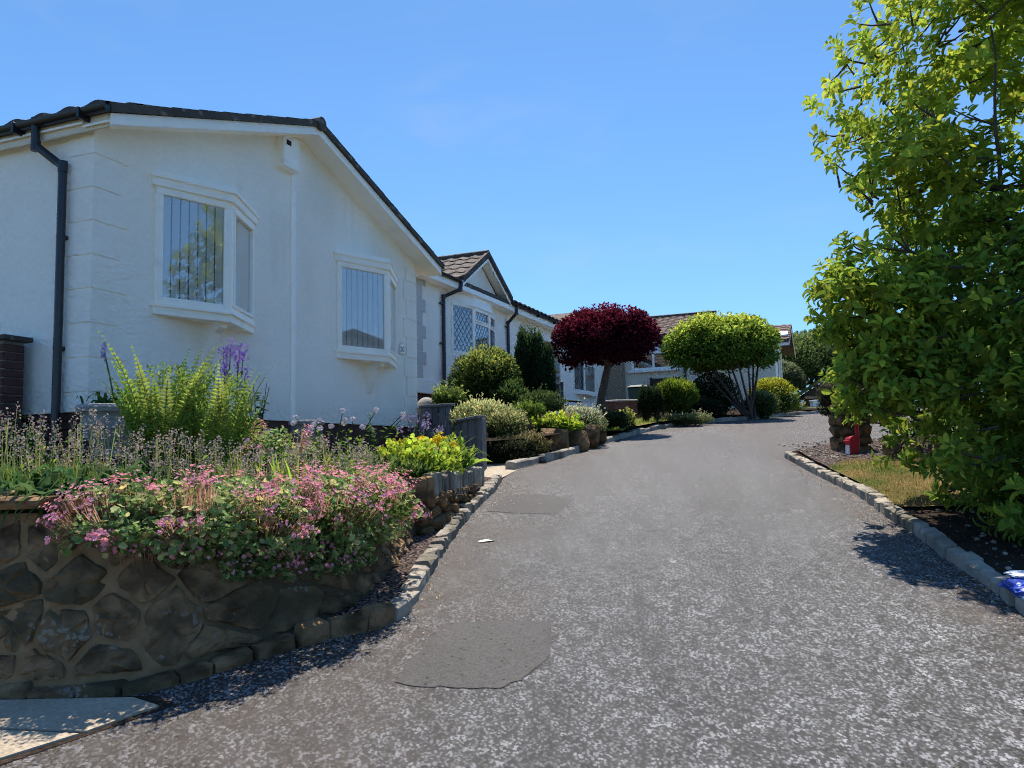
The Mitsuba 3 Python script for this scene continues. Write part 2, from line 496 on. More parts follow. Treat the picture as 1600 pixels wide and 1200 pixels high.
# two repairs of newer, finer tarmac let into the lane
sheet_struct('tarmac_patch', ragged(Polygon([(-0.56, 3.74), (-0.5, 4.05), (-0.39, 4.47), (-0.1, 4.50), (0.17, 4.48), (0.165, 4.2), (0.13, 3.97), (0.01, 3.75), (-0.09, 3.66), (-0.44, 3.69)]).buffer(0.015)), 0.004, 'asphalt_patch', step=0.1)
sheet_struct('tarmac_patch', ragged(Polygon([(-0.22, 7.5), (-0.06, 8.25), (0.25, 8.3), (0.56, 7.98), (0.36, 7.34), (0.05, 7.4)]).buffer(0.04), 2), 0.004, 'asphalt_patch', step=0.15)

# concrete paving slabs at the foot of the wall
SLABS = [[(-3.3, 3.64), (-2.34, 3.62), (-2.22, 3.36), (-3.3, 3.34)], [(-2.33, 3.62), (-1.72, 3.62), (-1.56, 3.53), (-1.76, 3.305), (-2.21, 3.355)],
         [(-3.3, 3.33), (-2.22, 3.35), (-1.77, 3.295), (-2.02, 3.07), (-2.5, 2.72), (-3.3, 2.4)]]
struct('pavement', ply(sheet(Polygon([(-3.4, 3.7), (-1.62, 3.64), (-1.5, 3.55), (-2.0, 3.03), (-2.6, 2.6), (-3.4, 2.2)]), lambda x, y: zr(y) + 0.003 + 0 * x, 0.2), 'soil', smooth=True))
for sl in SLABS:
    m = sheet(Polygon(sl).buffer(-0.006), lambda x, y: zr(y) + 0.012 + 0 * x, 0.15)
    g = Polygon(sl).buffer(-0.006).exterior.segmentize(0.15).coords[:-1]
    v = np.array(g); n = len(v); k = np.arange(n)
    top = np.column_stack([v, zr(v[:, 1]) + 0.012]); low = top - [0, 0, 0.03]
    side = tm(np.vstack([top, low]), np.vstack([np.stack([k, (k + 1) % n, k + n], 1), np.stack([(k + 1) % n, (k + 1) % n + n, k + n], 1)]))
    part('pavement', 'slab', ply(cat([m, side]), 'slab'))


def along(path):
    """arc length -> (point, unit normal to the right of travel, tangent)"""
    s = np.r_[0, np.cumsum(np.linalg.norm(np.diff(path, axis=0), axis=1))]

    def at(t):
        t = np.asarray(t, float)
        p = np.stack([np.interp(t, s, path[:, j]) for j in (0, 1)], -1)
        q = np.stack([np.interp(t + 0.04, s, path[:, j]) - np.interp(t - 0.04, s, path[:, j]) for j in (0, 1)], -1)
        q = q / np.linalg.norm(q, axis=-1, keepdims=True)
        return p, np.stack([q[..., 1], -q[..., 0]], -1), q
    return at, s[-1]


def kerb(parent, path, side, lens, width, height, rng, until=None, group=None, sink=0.1):
    """a row of rough setts along the path; side -1: they lie left of travel"""
    at, L = along(path)
    t = 0.0
    while t < L - 0.05:
        if callable(lens): ln = lens(t) * rng.uniform(0.8, 1.25)
        else: ln = lens * rng.uniform(0.8, 1.25)
        ln = min(ln, L - t)
        p, n, q = at(t + ln / 2)
        w = width * rng.uniform(0.9, 1.12); h = (height(t) if callable(height) else height) * rng.uniform(0.88, 1.12)
        m = bx(-w / 2, w / 2, -ln / 2 + 0.006, ln / 2 - 0.006, -sink, h, 0.017)
        v = m.vertices + rng.normal(0, 0.0065, m.vertices.shape)
        a = math.atan2(q[0], q[1])
        c = p - side * -1 * n * 0 + side * n * (w / 2)
        m = hull(v)
        sl = (zr(p[1] + 0.1) - zr(p[1] - 0.1)) / 0.2 * q[1]
        vv = m.vertices.copy(); vv[:, 2] += vv[:, 1] * sl
        m = moved(tm(vv, m.faces), (c[0], c[1], zr(p[1]) + rng.normal(0, 0.006)), -a + rng.normal(0, 0.05))
        part(parent, 'sett', ply(m, 'wall_stone' if callable(height) and t < 2.2 else 'kerb_stone', smooth=24))
        t += ln


rng = np.random.default_rng(3)
kl = thing('stone_kerb', 'row of pale stone setts edging the lane beside the flower bed wall', 'kerb', None)
kerb(kl, lk[lk[:, 0] > -2.6], -1, lambda t: 0.2 if t < 2.55 else 0.14, 0.108, lambda t: 0.05 if t < 1.45 else (0.10 if t < 2.2 else 0.08), rng)
kr = thing('stone_kerb', 'row of rough stone setts edging the right-hand verge below the big leafy shrub', 'kerb', None)
kerb(kr, rk[rk[:, 1] > 2.6], 1, 0.165, 0.112, 0.088, rng)
kd = thing('stone_kerb', 'low kerb of setts between the pink gravel and the side driveway', 'kerb', None)
kerb(kd, smooth_path([(3.86, 11.2), (4.4, 11.6), (5.2, 12.0)], 0.05), 1, 0.22, 0.12, 0.05, rng)
kf = thing('stone_kerb', 'long pale kerb curving along the far gardens on the left of the lane', 'kerb', None)
kerb(kf, lk2, -1, 0.5, 0.14, 0.10, rng)

# ---- stone retaining walls
WL = smooth_path([(-3.4, 3.75), (-2.3, 3.70), (-1.75, 3.77), (-1.40, 4.08), (-1.10, 4.42), (-0.92, 4.82), (-0.85, 5.4), (-0.80, 6.0), (-0.82, 6.4)], 0.05)
WU = smooth_path([(-1.45, 6.22), (-1.0, 6.27), (-0.74, 6.45), (-0.60, 6.9), (-0.48, 7.8), (-0.40, 8.6), (-0.42, 9.2), (-0.75, 9.5)], 0.05)


def wall_body(path, z0f, z1f, th, face=0.0, batter=0.0):
    """the mortared core behind the stones"""
    at, L = along(path)
    t = np.linspace(0, L, len(path)); p, n, q = at(t)
    rows = []
    for off, zf in ((face, z0f), (face, z1f), (-th, z1f), (-th, z0f)):
        zz = np.array([zf(a, b) for a, b in p])
        e = p + n * (off - batter * (zz - zr(p[:, 1])))[:, None]
        rows.append(np.column_stack([e, zz]))
    v = np.vstack(rows); N = len(t); f = []
    k = np.arange(N - 1)
    for r in range(3):
        a = r * N + k; b = (r + 1) * N + k
        f += [np.stack([a, a + 1, b + 1], 1), np.stack([a, b + 1, b], 1)]
    f += [[[0, N, 2 * N], [0, 2 * N, 3 * N], [N - 1, 2 * N - 1, 3 * N - 1], [N - 1, 3 * N - 1, 4 * N - 1]]]
    return tm(v, np.vstack(f))


def stone_cells(L, z0, z1, size, rng, it=1):
    """irregular polygons that fill (s, z), bigger ones where size(s) says so"""
    pts = []
    s = 0.0
    for _ in range(6000):
        a, b = rng.uniform(0, L), rng.uniform(z0, z1)
        r = size(a) * rng.uniform(0.55, 1.25)
        if all(((a - x) / 1.15) ** 2 + ((b - y) * 1.1) ** 2 > (0.5 * (r + q)) ** 2 for x, y, q in pts): pts.append((a, b, r))
    P = np.array([(a, b) for a, b, r in pts])
    frame = sbox(0, z0, L, z1)
    for _ in range(it):
        big = np.vstack([P, [[-9, 0], [L + 9, 0], [L / 2, -9], [L / 2, 9 + z1], [-3, 9], [L + 3, -9]], np.column_stack([-P[:, 0], P[:, 1]]), np.column_stack([2 * L - P[:, 0], P[:, 1]]), np.column_stack([P[:, 0], 2 * z0 - P[:, 1]]), np.column_stack([P[:, 0], 2 * z1 - P[:, 1]])])
        v = Voronoi(big); cells = []
        for i in range(len(P)):
            reg = v.regions[v.point_region[i]]
            cells.append(Polygon(v.vertices[reg]).intersection(frame) if -1 not in reg and len(reg) > 2 else Point(P[i]).buffer(0.05))
        if _ < it - 1: P = 0.5 * P + 0.5 * np.array([c.centroid.coords[0] for c in cells])
    return cells


def stone_face(poly, at, rng, joint, proud, zoff=None, npt=18, batter=0.0):
    g = poly.buffer(-joint - 0.012).buffer(0.012)
    if g.is_empty or g.area < 0.0012: return None
    if hasattr(g, 'geoms'): g = max(g.geoms, key=lambda a: a.area)
    r = g.exterior
    base = np.array([r.interpolate(t, normalized=True).coords[0] for t in np.linspace(0, 1, npt, endpoint=False)])
    c = np.array(g.centroid.coords[0]); rings = []
    base = c + (base - c) * (1 + rng.normal(0, 0.028, (npt, 1)))
    tilt = rng.normal(0, 0.012, 2) / 0.1
    for k, d in ((1.02, -0.04), (1.0, 0.004), (0.93, proud * 0.75), (0.62, proud)):
        sz = c + (base - c) * k
        rings.append(np.column_stack([sz, np.full(npt, d) + (sz - c) @ tilt * 0.35 * (d > 0) + rng.normal(0, 0.009, npt) * (d > 0)]))
    rings.append(np.array([[c[0], c[1], proud * 1.06]]))
    a = np.vstack(rings); p, n, q = at(a[:, 0])
    v = np.column_stack([p + n * (a[:, 2:3] - batter * (a[:, 1] - zr(p[:, 1]))[:, None]), a[:, 1] + (zoff(p[:, 1]) if zoff else 0)])
    i = np.arange(npt); f = []
    for r_ in range(3):
        A, B = r_ * npt + i, r_ * npt + (i + 1) % npt
        f += [np.stack([A, B, B + npt], 1), np.stack([A, B + npt, A + npt], 1)]
    f.append(np.stack([3 * npt + i, 3 * npt + (i + 1) % npt, i * 0 + 4 * npt], 1))
    return tm(v, np.vstack(f))


BAT = 0.33                                              # the front wall leans back into the bank


def top1(x, y):
    return 1.25 + 0.07 * np.clip((-x - 1.6) / 0.8, 0, 1)


wl = thing('retaining_wall', 'dark mortared fieldstone retaining wall of the front flower bed, lower left', 'wall')
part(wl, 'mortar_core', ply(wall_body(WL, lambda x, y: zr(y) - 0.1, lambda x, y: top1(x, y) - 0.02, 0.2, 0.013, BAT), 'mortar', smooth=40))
atL, LL = along(WL)
rng = np.random.default_rng(11)
for c in stone_cells(LL, 0.0, 0.80, lambda s: 0.25 if s < 1.75 else 0.36, rng):
    s0, z0 = c.centroid.coords[0]
    p, n, q = atL(s0)
    lo, hi = zr(p[1]) + 0.05, top1(*p) - 0.035
    c = affinity.affine_transform(c, [1, 0, 0, (hi - lo) / 0.80, 0, lo])
    m = stone_face(c, atL, rng, rng.uniform(0.004, 0.022) if s0 < 1.75 else 0.004, rng.uniform(0.02, 0.042), batter=BAT)
    if m is not None: part(wl, 'stone', ply(m, 'wall_stone', smooth=28))
t = 0.15
while t < 2.4:                                             # flat cap stones on the left end
    ln = rng.uniform(0.2, 0.34); p, n, q = atL(t + ln / 2)
    m = bx(-0.15, 0.17, -ln / 2 + 0.008, ln / 2 - 0.008, 0, rng.uniform(0.05, 0.075), 0.02)
    m = hull(m.vertices + rng.normal(0, 0.009, m.vertices.shape))
    part(wl, 'cap_stone', ply(moved(m, (*(p - n * (0.07 + BAT * 0.7)), top1(*p) - 0.015 + (0.02 if t < 1.25 else 0)), -math.atan2(q[0], q[1])), 'wall_stone', smooth=35))
    t += ln

wu = thing('retaining_wall', 'higher planter wall of rough brown stones with a row of upright grey edging stones on top', 'wall')
part(wu, 'mortar_core', ply(wall_body(WU, lambda x, y: zr(y) - 0.1, lambda x, y: 1.24, 0.26), 'mortar', smooth=40))
atU, LU = along(WU)
for c in stone_cells(LU, 0.0, 0.40, lambda s: 0.155, rng):
    s0, z0 = c.centroid.coords[0]; p, n, q = atU(s0)
    lo, hi = zr(p[1]) + 0.02, 1.25
    c = affinity.affine_transform(c, [1, 0, 0, (hi - lo) / 0.40, 0, lo])
    m = stone_face(c, atU, rng, rng.uniform(0.006, 0.014), rng.uniform(0.04, 0.085), npt=14)
    if m is not None: part(wu, 'stone', ply(m, 'wall_stone', smooth=30))
t = 0.02
while t < LU - 0.05:
    ln = rng.uniform(0.06, 0.1) if t > 0.75 else rng.uniform(0.16, 0.3)
    p, n, q = atU(t + ln / 2); h = rng.uniform(0.125, 0.17)
    m = bx(-0.05, 0.05, -ln / 2 + 0.004, ln / 2 - 0.004, -0.06, h, 0.012)
    m = hull(m.vertices + rng.normal(0, 0.005, m.vertices.shape))
    part(wu, 'edging_stone', ply(moved(m, (*(p - n * rng.uniform(0.0, 0.02)), 1.24), -math.atan2(q[0], q[1]) + rng.normal(0, 0.06)), 'kerb_stone' if t > 0.8 else 'wall_stone', smooth=30))
    t += ln

# ---- the soil of the beds
H1 = Fr((-3.689, 6.8185, 0), math.radians(20.67))


def bed_z(x, y):
    d = (x + 3.689) * H1.w[0] + (y - 6.8185) * H1.w[1]      # distance out from the bungalow's gable wall
    far = np.clip(d / 2.6, 0, 1)
    top = np.where((y > 6.35) & (x > -1.5), 1.33, 1.19)
    return 1.62 + (top - 1.62) * far ** 0.8


_p, _n, _ = atL(np.linspace(0, LL - 0.1, 80))
bed_poly = Polygon(np.vstack([_p - _n * (BAT * 0.76), [(-1.0, 6.32), (-0.78, 6.5)], WU[WU[:, 1] > 6.55], H1.P([[6.05, 0.03, 0], [0, 0.03, 0]])[:, :2], [(-4.4, 6.55), (-4.4, 3.86)]])).buffer(-0.07)
sheet_struct('flower_bed_soil', bed_poly, 0, 'soil', bed_z, 0.15)
left_ground = Polygon([(-9, 3.8), (-4.3, 3.8), (-4.3, 6.6), H1.P([[0, 0, 0]])[0][:2], H1.P([[0, -9, 0]])[0][:2]])
sheet_struct('garden_soil', left_ground, 0, 'soil', lambda x, y: 1.25 + 0 * x, 0.5)
gap = Polygon(np.vstack([lk[(lk[:, 1] > 4.2) & (lk[:, 0] > -1.2)] - [0.1, 0], WU[WU[:, 1] > 6.5][::-1], WL[WL[:, 0] > -1.45][::-1]])).buffer(0)
gap = max(gap.geoms, key=lambda a: a.area) if hasattr(gap, 'geoms') else gap
sheet_struct('gravel_strip', gap, 0.045, 'gravel', step=0.1)

# ================================================================ near bungalow
H = H1
ZB, ZE = 1.985, 4.47
APX, APZ = 3.0, 5.56
SL, SR = -0.10, 6.46
kl_, kr_ = (APZ - ZE) / (APX - SL), (APZ - 4.5) / (SR - APX)


def barge_z(s):
    return np.where(s < APX, ZE + kl_ * (s - SL), APZ - kr_ * (s - APX))


b1 = thing('bungalow', 'nearest white rendered bungalow with two pointed bay windows in its gable wall', 'bungalow')
WALL1 = [(0, ZB), (6.1, ZB), (6.1, float(barge_z(6.1)) + 0.05), (APX, APZ + 0.05), (0, float(barge_z(0.0)) + 0.05)]
part(b1, 'wall', ply(H.M(prism_w(WALL1, -12, 0)), 'white_render'))


def plaster_band(s0, s1, z0, z1, w0=-0.02, w1=0.014, b=0.004):
    return H.M(bx(s0, s1, w0, w1, z0, z1, b))


# brick base under the render
part(b1, 'base', ply(H.M(cat([bx(0.03, 6.07, -11.9, -0.03, 1.0, ZB)])), 'brick_dark'))
def brick_row(parent, fr, u0, u1, w, z0, rows, m, ln=0.215, h=0.065, joint=0.01, depth=0.03, off=0):
    for r in range(rows):
        a = u0 - (ln / 2 if (r + off) % 2 else 0)
        while a < u1:
            x0, x1 = max(a, u0), min(a + ln, u1)
            if x1 - x0 > 0.03: part(parent, 'brick', ply(fr.M(bx(x0, x1, w - depth, w, z0 + r * (h + joint), z0 + r * (h + joint) + h, 0.004)), m))
            a += ln + joint


brick_row(b1, H, 0.03, 0.75, -0.012, 1.76, 3, 'brick_dark')
SIDE = H.sub((0, 0), (0, -12))            # the side wall: u runs back along it, w points to the camera's left
brick_row(b1, SIDE, 0.03, 0.9, 0.036, 1.76, 3, 'brick_dark')
# corner stones
CJ = [ZB + 0.0, 2.16, 2.465, 2.77, 3.075, 3.38, 3.685, 3.99, 4.295]
for i, z in enumerate(CJ):
    z1 = CJ[i + 1] if i + 1 < len(CJ) else 4.52
    f, sd = ((0.375, 0.30) if i % 2 == 0 else (0.30, 0.40))
    w = 0.016
    m = prism([(-w, w), (f, w), (f, -0.02), (0.0, -0.02), (0.0, -sd), (-w, -sd)], z + 0.004, z1 - 0.005)
    part(b1, 'corner_block', ply(H.M(m), 'white_render'))
    f2 = 0.40 if i % 2 else 0.32
    part(b1, 'corner_block', ply(H.M(prism([(6.1 - f2, w), (6.1 + w, w), (6.1 + w, -sd), (6.1, -sd), (6.1, -0.02), (6.1 - f2, -0.02)], z + 0.004, z1 - 0.005)), 'white_render'))
part(b1, 'render_joint_cover', ply(H.M(bx(2.845, 2.935, -0.02, 0.013, ZB, 5.1, 0.005)), 'white_trim'))
vb = part(b1, 'ridge_beam_box', ply(H.M(bx(2.56, 2.88, -0.02, 0.11, 5.05, 5.46, 0.012)), 'white_trim'))
part(vb, 'vent', ply(H.M(bx(2.61, 2.70, 0.11, 0.116, 5.33, 5.39, 0.002)), 'dark_room'))

# roof: soffit, white barge boards, dark tiles
def slab_roof(w0, w1, lift, th):
    top = [(SL - 0.03, ZE + lift), (APX, APZ + lift), (SR + 0.05, 4.5 - 0.01 + lift)]
    return prism_w([*top, *[(s, z - th) for s, z in top[::-1]]], w0, w1)


rf = part(b1, 'roof', ply(H.M(slab_roof(-12.2, 0.315, 0.17, 0.07)), 'roof_tile'))
part(b1, 'soffit', ply(H.M(cat([slab_roof(-0.0, 0.285, 0.035, 0.02), slab_roof(-12.1, 0.0, 0.07, 0.02)])), 'white_trim'))
for a, bq in ((SL, APX), (APX, SR)):
    m = prism_w([(a, float(barge_z(a)) if a != APX else APZ), (bq, float(barge_z(bq - 1e-6)) if bq != APX else APZ), (bq, (float(barge_z(bq - 1e-6)) if bq != APX else APZ) + 0.105), (a, (float(barge_z(a)) if a != APX else APZ) + 0.105)], 0.284, 0.304)
    part(b1, 'barge_board', ply(H.M(m), 'white_trim'))
# verge units: overlapping dark caps along the gable edge
for a, z0, bq, z1 in ((SL - 0.03, ZE + 0.112, APX, APZ + 0.112), (SR + 0.05, 4.5 + 0.10, APX, APZ + 0.112)):
    n = 9
    for i in range(n):
        p, q = np.array([a + (bq - a) * i / n, z0 + (z1 - z0) * i / n]), np.array([a + (bq - a) * (i + 1.04) / n, z0 + (z1 - z0) * (i + 1.04) / n])
        t = 0.012 * (i % 2)
        m = prism_w([tuple(p - [0, 0.01]), tuple(q - [0, 0.01]), tuple(q + [0, 0.066]), tuple(p + [0, 0.074])] if a < bq else [tuple(q - [0, 0.01]), tuple(p - [0, 0.01]), tuple(p + [0, 0.074]), tuple(q + [0, 0.066])], 0.22, 0.34 + 0.002 * (i % 2))
        part(rf, 'verge_tile', ply(H.M(m), 'roof_tile'))
for k in range(4):
    part(rf, 'ridge_tile', ply(H.M(tube([(APX, 0.36 - 0.42 * k, APZ + 0.135), (APX, -0.1 - 0.42 * k, APZ + 0.135)], 0.085 + 0.006 * (k % 2), 10)), 'roof_tile'))
# wavy tile ends and tile courses on the left slope, nearest rows
for r in range(2):
    for k in range(14):
        w0 = 0.3 - 0.33 * (k + 1); us = np.linspace(0, 0.34, 9); ss = np.array([0.0, 0.36])
        v = []
        for s_ in ss:
            for u in us:
                h = 0.035 * (0.5 + 0.5 * math.cos(u / 0.33 * 2 * math.pi * 1.0 + 2.0))
                sp = SL - 0.07 + 0.33 * r + s_
                v.append((sp, w0 + u, ZE + 0.185 + kl_ * (sp - SL) + h + 0.018 * (1 - s_ / 0.36)))
        v = np.array(v); lo = v[:9] - [0, 0, 0.05]; v = np.vstack([v, lo]); f = []
        for i in range(8): f += [[i, i + 1, 10 + i], [i, 10 + i, 9 + i], [18 + i, 19 + i, i + 1], [18 + i, i + 1, i]]
        part(rf, 'tile', ply(H.M(tm(v, f)), 'roof_tile'))
# gutter on the left eave and its downpipe
part(b1, 'fascia', ply(H.M(bx(SL - 0.0, SL + 0.02, -12, 0.27, ZE - 0.01, ZE + 0.12, 0.003)), 'cream_render'))
def gutter(fr, u0, u1, w, z, r=0.055):
    """half-round gutter along u at distance w"""
    g = np.linspace(math.pi, 2 * math.pi, 9)
    prof = [(r * math.cos(a), r * math.sin(a)) for a in g]; inner = [(0.86 * r * math.cos(a), 0.86 * r * math.sin(a) ) for a in g[::-1]]
    m = trimesh.creation.extrude_polygon(Polygon(prof + inner), u1 - u0, engine='earcut')
    v = m.vertices
    caps = []
    for e in (u0, u1 - 0.012):
        c = trimesh.creation.extrude_polygon(Polygon(prof), 0.012, engine='earcut'); caps.append(tm(np.stack([c.vertices[:, 2] + e, w + c.vertices[:, 0], z + c.vertices[:, 1]], 1), c.faces))
    return fr.M(cat([tm(np.stack([v[:, 2] + u0, w + v[:, 0], z + v[:, 1]], 1), m.faces)] + caps))


# along the eave the gutter runs in w, so turn the frame by a right angle
GE = Fr(H.P([[SL - 0.06, 0.33, 0]])[0], H.th - math.pi / 2)
gt = part(b1, 'gutter', ply(gutter(GE, 0.0, 12.2, 0.0, ZE + 0.15, 0.055), 'black_plastic', smooth=40))
for k in range(8):
    part(gt, 'bracket', ply(moved(GE.M(bx(0.27 + 0.8 * k, 0.30 + 0.8 * k, -0.065, 0.065, ZE + 0.06, ZE + 0.16, 0.004))), 'black_plastic'))


def downpipe(parent, fr, pts, r, brackets, m='black_plastic'):
    p = np.array(pts, float); q = []
    for i in range(len(p) - 1):
        q += [p[i] + (p[i + 1] - p[i]) * t for t in np.linspace(0.03, 0.97, 5)]
    dp = part(parent, 'downpipe', ply(tube(fr.P(q), r, 12), m, smooth=40))
    for u, w, z in brackets: part(dp, 'bracket', ply(fr.M(bx(u - 0.06, u + 0.06, w - 0.04, w + 0.02, z - 0.018, z + 0.018, 0.004)), m))
    for u, w, z in [pts[1], pts[-2]]: part(dp, 'collar', ply(tube(fr.P([(u, w, z - 0.05), (u, w, z + 0.05)]), r * 1.14, 12), m, smooth=40))
    return dp


downpipe(b1, H, [(-0.16, -0.54, 4.66), (-0.15, -0.54, 4.40), (-0.075, -0.29, 4.19), (-0.075, -0.29, 1.55)], 0.036, [(-0.035, -0.29, 3.55), (-0.035, -0.29, 2.55)])


# ---------------------------------------------------------------- windows
def window(parent, fr, u1, z0, z1, splits=(), transoms={}, opening=(), blinds=0, lattice=(), fw=0.055, depth=0.06, w=0.0, back=True, mf='white_trim', curtain=None):
    """a framed window in the plane u, z of fr from u=0 to u1; splits: mullions in u; transoms: light -> z; opening: lights with their own sash"""
    win = part(parent, 'window', ply(fr.M(cat([bx(0, u1, w, w + depth, z0, z0 + fw, 0.006), bx(0, u1, w, w + depth, z1 - fw, z1, 0.006), bx(0, fw, w, w + depth - 0.001, z0 + fw, z1 - fw, 0.006), bx(u1 - fw, u1, w, w + depth - 0.001, z0 + fw, z1 - fw, 0.006)]
                                              + [bx(s - fw / 2, s + fw / 2, w, w + depth - 0.002, z0 + fw, z1 - fw, 0.006) for s in splits])), 'white_trim'))
    us = [fw, *[x for s in splits for x in (s - fw / 2, s + fw / 2)], u1 - fw]
    for i in range(len(us) // 2):
        a, b = us[2 * i], us[2 * i + 1]
        zs = [(z0 + fw, z1 - fw)]
        if i in transoms:
            zt = transoms[i]
            part(win, 'transom', ply(fr.M(bx(a, b, w, w + depth - 0.003, zt - fw / 2, zt + fw / 2, 0.005)), 'white_trim'))
            zs = [(z0 + fw, zt - fw / 2), (zt + fw / 2, z1 - fw)]
        for j, (c, d) in enumerate(zs):
            A, B, C, D = a, b, c, d
            if i in opening or (i, j) in opening:
                e = 0.038
                part(win, 'sash', ply(fr.M(cat([bx(a + .004, b - .004, w + 0.01, w + depth + 0.014, c + .004, c + e, 0.006), bx(a + .004, b - .004, w + 0.01, w + depth + 0.014, d - e, d - .004, 0.006), bx(a + .004, a + e, w + 0.01, w + depth + 0.013, c + e, d - e, 0.006), bx(b - e, b - .004, w + 0.01, w + depth + 0.013, c + e, d - e, 0.006)])), 'white_trim'))
                A, B, C, D = a + e, b - e, c + e, d - e
            pw = w + depth * 0.55
            part(win, 'pane', ply(fr.M(tm([[A, pw, C], [B, pw, C], [B, pw, D], [A, pw, D]], [[0, 1, 2], [0, 2, 3]])), 'glass'))
            if back: part(win, 'interior', ply(fr.M(tm([[a, w + 0.004, c], [b, w + 0.004, c], [b, w + 0.004, d], [a, w + 0.004, d]], [[0, 1, 2], [0, 2, 3]])), 'dark_room'))
            if blinds:
                n = max(2, int((B - A) / blinds))
                for k in range(n):
                    x = A + (B - A) * (k + 0.5) / n; hw = (B - A) / n * 0.40
                    part(win, 'blind_slat', ply(fr.M(tm([[x - hw, w + 0.008, C], [x + hw, w + 0.02, C], [x + hw, w + 0.02, D], [x - hw, w + 0.008, D]], [[0, 1, 2], [0, 2, 3]])), 'blind'))
            if curtain: part(win, 'curtain', ply(fr.M(tm([[A, w + 0.008, C], [B, w + 0.008, C], [B, w + 0.008, C + (D - C) * curtain], [A, w + 0.008, C + (D - C) * curtain]], [[0, 1, 2], [0, 2, 3]])), 'blind'))
            if i in lattice:
                g = 0.15; h = 0.19; ms = []
                clip = sbox(A, C, B, D)
                for sgn in (1, -1):
                    t = A - 6 * h
                    while t < B + 6 * h:
                        l = LineString([(t, C - 0.2 * 0 - 0), (t + sgn * (D - C) * g / h, D)]).intersection(clip)
                        if not l.is_empty and l.length > 0.02:
                            (xa, za), (xb, zb) = l.coords[0], l.coords[-1]
                            ms.append(bar((xa, pw + 0.008, za), (xb, pw + 0.008, zb), 0.007, 0.005, up=(0, 1, 0)))
                        t += g
                part(win, 'lead_lattice', ply(fr.M(cat(ms)), 'lead'))
    return win


def prow_bay(parent, s0, s1, z0, z1, nose):
    """a shallow two-faced bay that comes to a point"""
    sm = (s0 + s1) / 2
    def vee(e, za, zb, back=-0.02):
        return prism([(s0 - e, back), (s0 - e, 0.012 + e * 0.2), (sm, nose + e), (s1 + e, 0.012 + e * 0.2), (s1 + e, back)], za, zb)
    hd = part(parent, 'bay_hood', ply(H.M(cat([vee(0.055, z1 - 0.155, z1 - 0.03), vee(0.085, z1 - 0.075, z1 - 0.045), vee(0.03, z1 - 0.03, z1 + 0.005)])), 'white_trim'))
    part(parent, 'bay_sill', ply(H.M(cat([vee(0.05, z0 + 0.075, z0 + 0.1), vee(0.018, z0, z0 + 0.075)])), 'white_trim'))
    part(parent, 'bay_core', ply(H.M(vee(-0.055, z0 + 0.1, z1 - 0.155)), 'dark_room'))
    zz0, zz1 = z0 + 0.1, z1 - 0.155
    fa = H.sub((s0, 0.012), (sm, nose)); fb = H.sub((sm, nose), (s1, 0.012))
    L = math.hypot(sm - s0, nose)
    window(parent, fa, L, zz0, zz1, blinds=0.085, w=-0.035, depth=0.05, fw=0.075)
    window(parent, fb, L, zz0, zz1, opening=(0,), blinds=0.085, w=-0.035, depth=0.05, fw=0.06)
    part(parent, 'corner_post', ply(H.M(prism([(sm - 0.05, nose - 0.05), (sm - 0.05, nose - 0.02), (sm, nose + 0.012), (sm + 0.05, nose - 0.02), (sm + 0.05, nose - 0.05)], zz0, zz1)), 'white_trim'))
    # the little scrolled bracket below the point
    prof = [(0, z0), (nose * 0.72, z0), (nose * 0.74, z0 - 0.05), (nose * 0.45, z0 - 0.10), (nose * 0.36, z0 - 0.2), (nose * 0.3, z0 - 0.28), (0.05, z0 - 0.36), (0.03, z0 - 0.42), (0, z0 - 0.43)]
    m = prism_w(Polygon(prof), -0.055, 0.055)                # extruded along w; swap u and w
    v = m.vertices
    part(parent, 'corbel', ply(H.M(tm(np.stack([v[:, 1] + sm, v[:, 0], v[:, 2]], 1), m.faces[:, ::-1])), 'white_render'))


prow_bay(b1, 0.70, 2.14, 2.955, 4.375, 0.30)
prow_bay(b1, 3.84, 5.44, 2.86, 4.335, 0.33)

# house number: a small gabled plaque beside the far bay
pq = solo('number_plaque', ply(H.M(prism_w([(5.54, 3.10), (5.72, 3.10), (5.72, 3.245), (5.63, 3.29), (5.54, 3.245)], 0.002, 0.02)), 'quoin_grey'), 'small house-shaped number plaque on the bungalow wall beside the second bay', 'plaque')
part(pq, 'face', ply(H.M(prism_w([(5.555, 3.113), (5.705, 3.113), (5.705, 3.238), (5.63, 3.273), (5.555, 3.238)], 0.019, 0.023)), 'white_trim'))
tx = meshkit.text_mesh('10', 0.075, 0.003, bold=True); tv = tx.vertices
tv = tv - tv.mean(0)
part(pq, 'number', ply(H.M(tm(np.stack([5.63 + tv[:, 0], 0.0245 + tv[:, 2], 3.178 + tv[:, 1]], 1), tx.faces[:, ::-1])), 'black_metal'))

# dark brick wall to the left of the bungalow
bw = thing('brick_wall', 'dark brick garden wall with a flat coping against the left side of the near bungalow', 'wall')
BW = Fr(H.P([[-0.09, -0.66, 0]])[0], H.th - math.pi / 2)
part(bw, 'core', ply(BW.M(bx(0.004, 3.5, -0.207, -0.02, 1.1, 2.62)), 'brick_joint'))
brick_row(bw, BW, 0.0, 1.6, -0.184, 1.40, 16, 'brick_dark')
for r in range(16):
    part(bw, 'brick', ply(BW.M(bx(-0.012, 0.02, -0.20, -0.02, 1.40 + r * 0.075, 1.465 + r * 0.075, 0.004)), 'brick_dark'))
part(bw, 'coping', ply(BW.M(bx(-0.06, 3.5, -0.25, 0.03, 2.62, 2.665, 0.008)), 'roof_tile'))

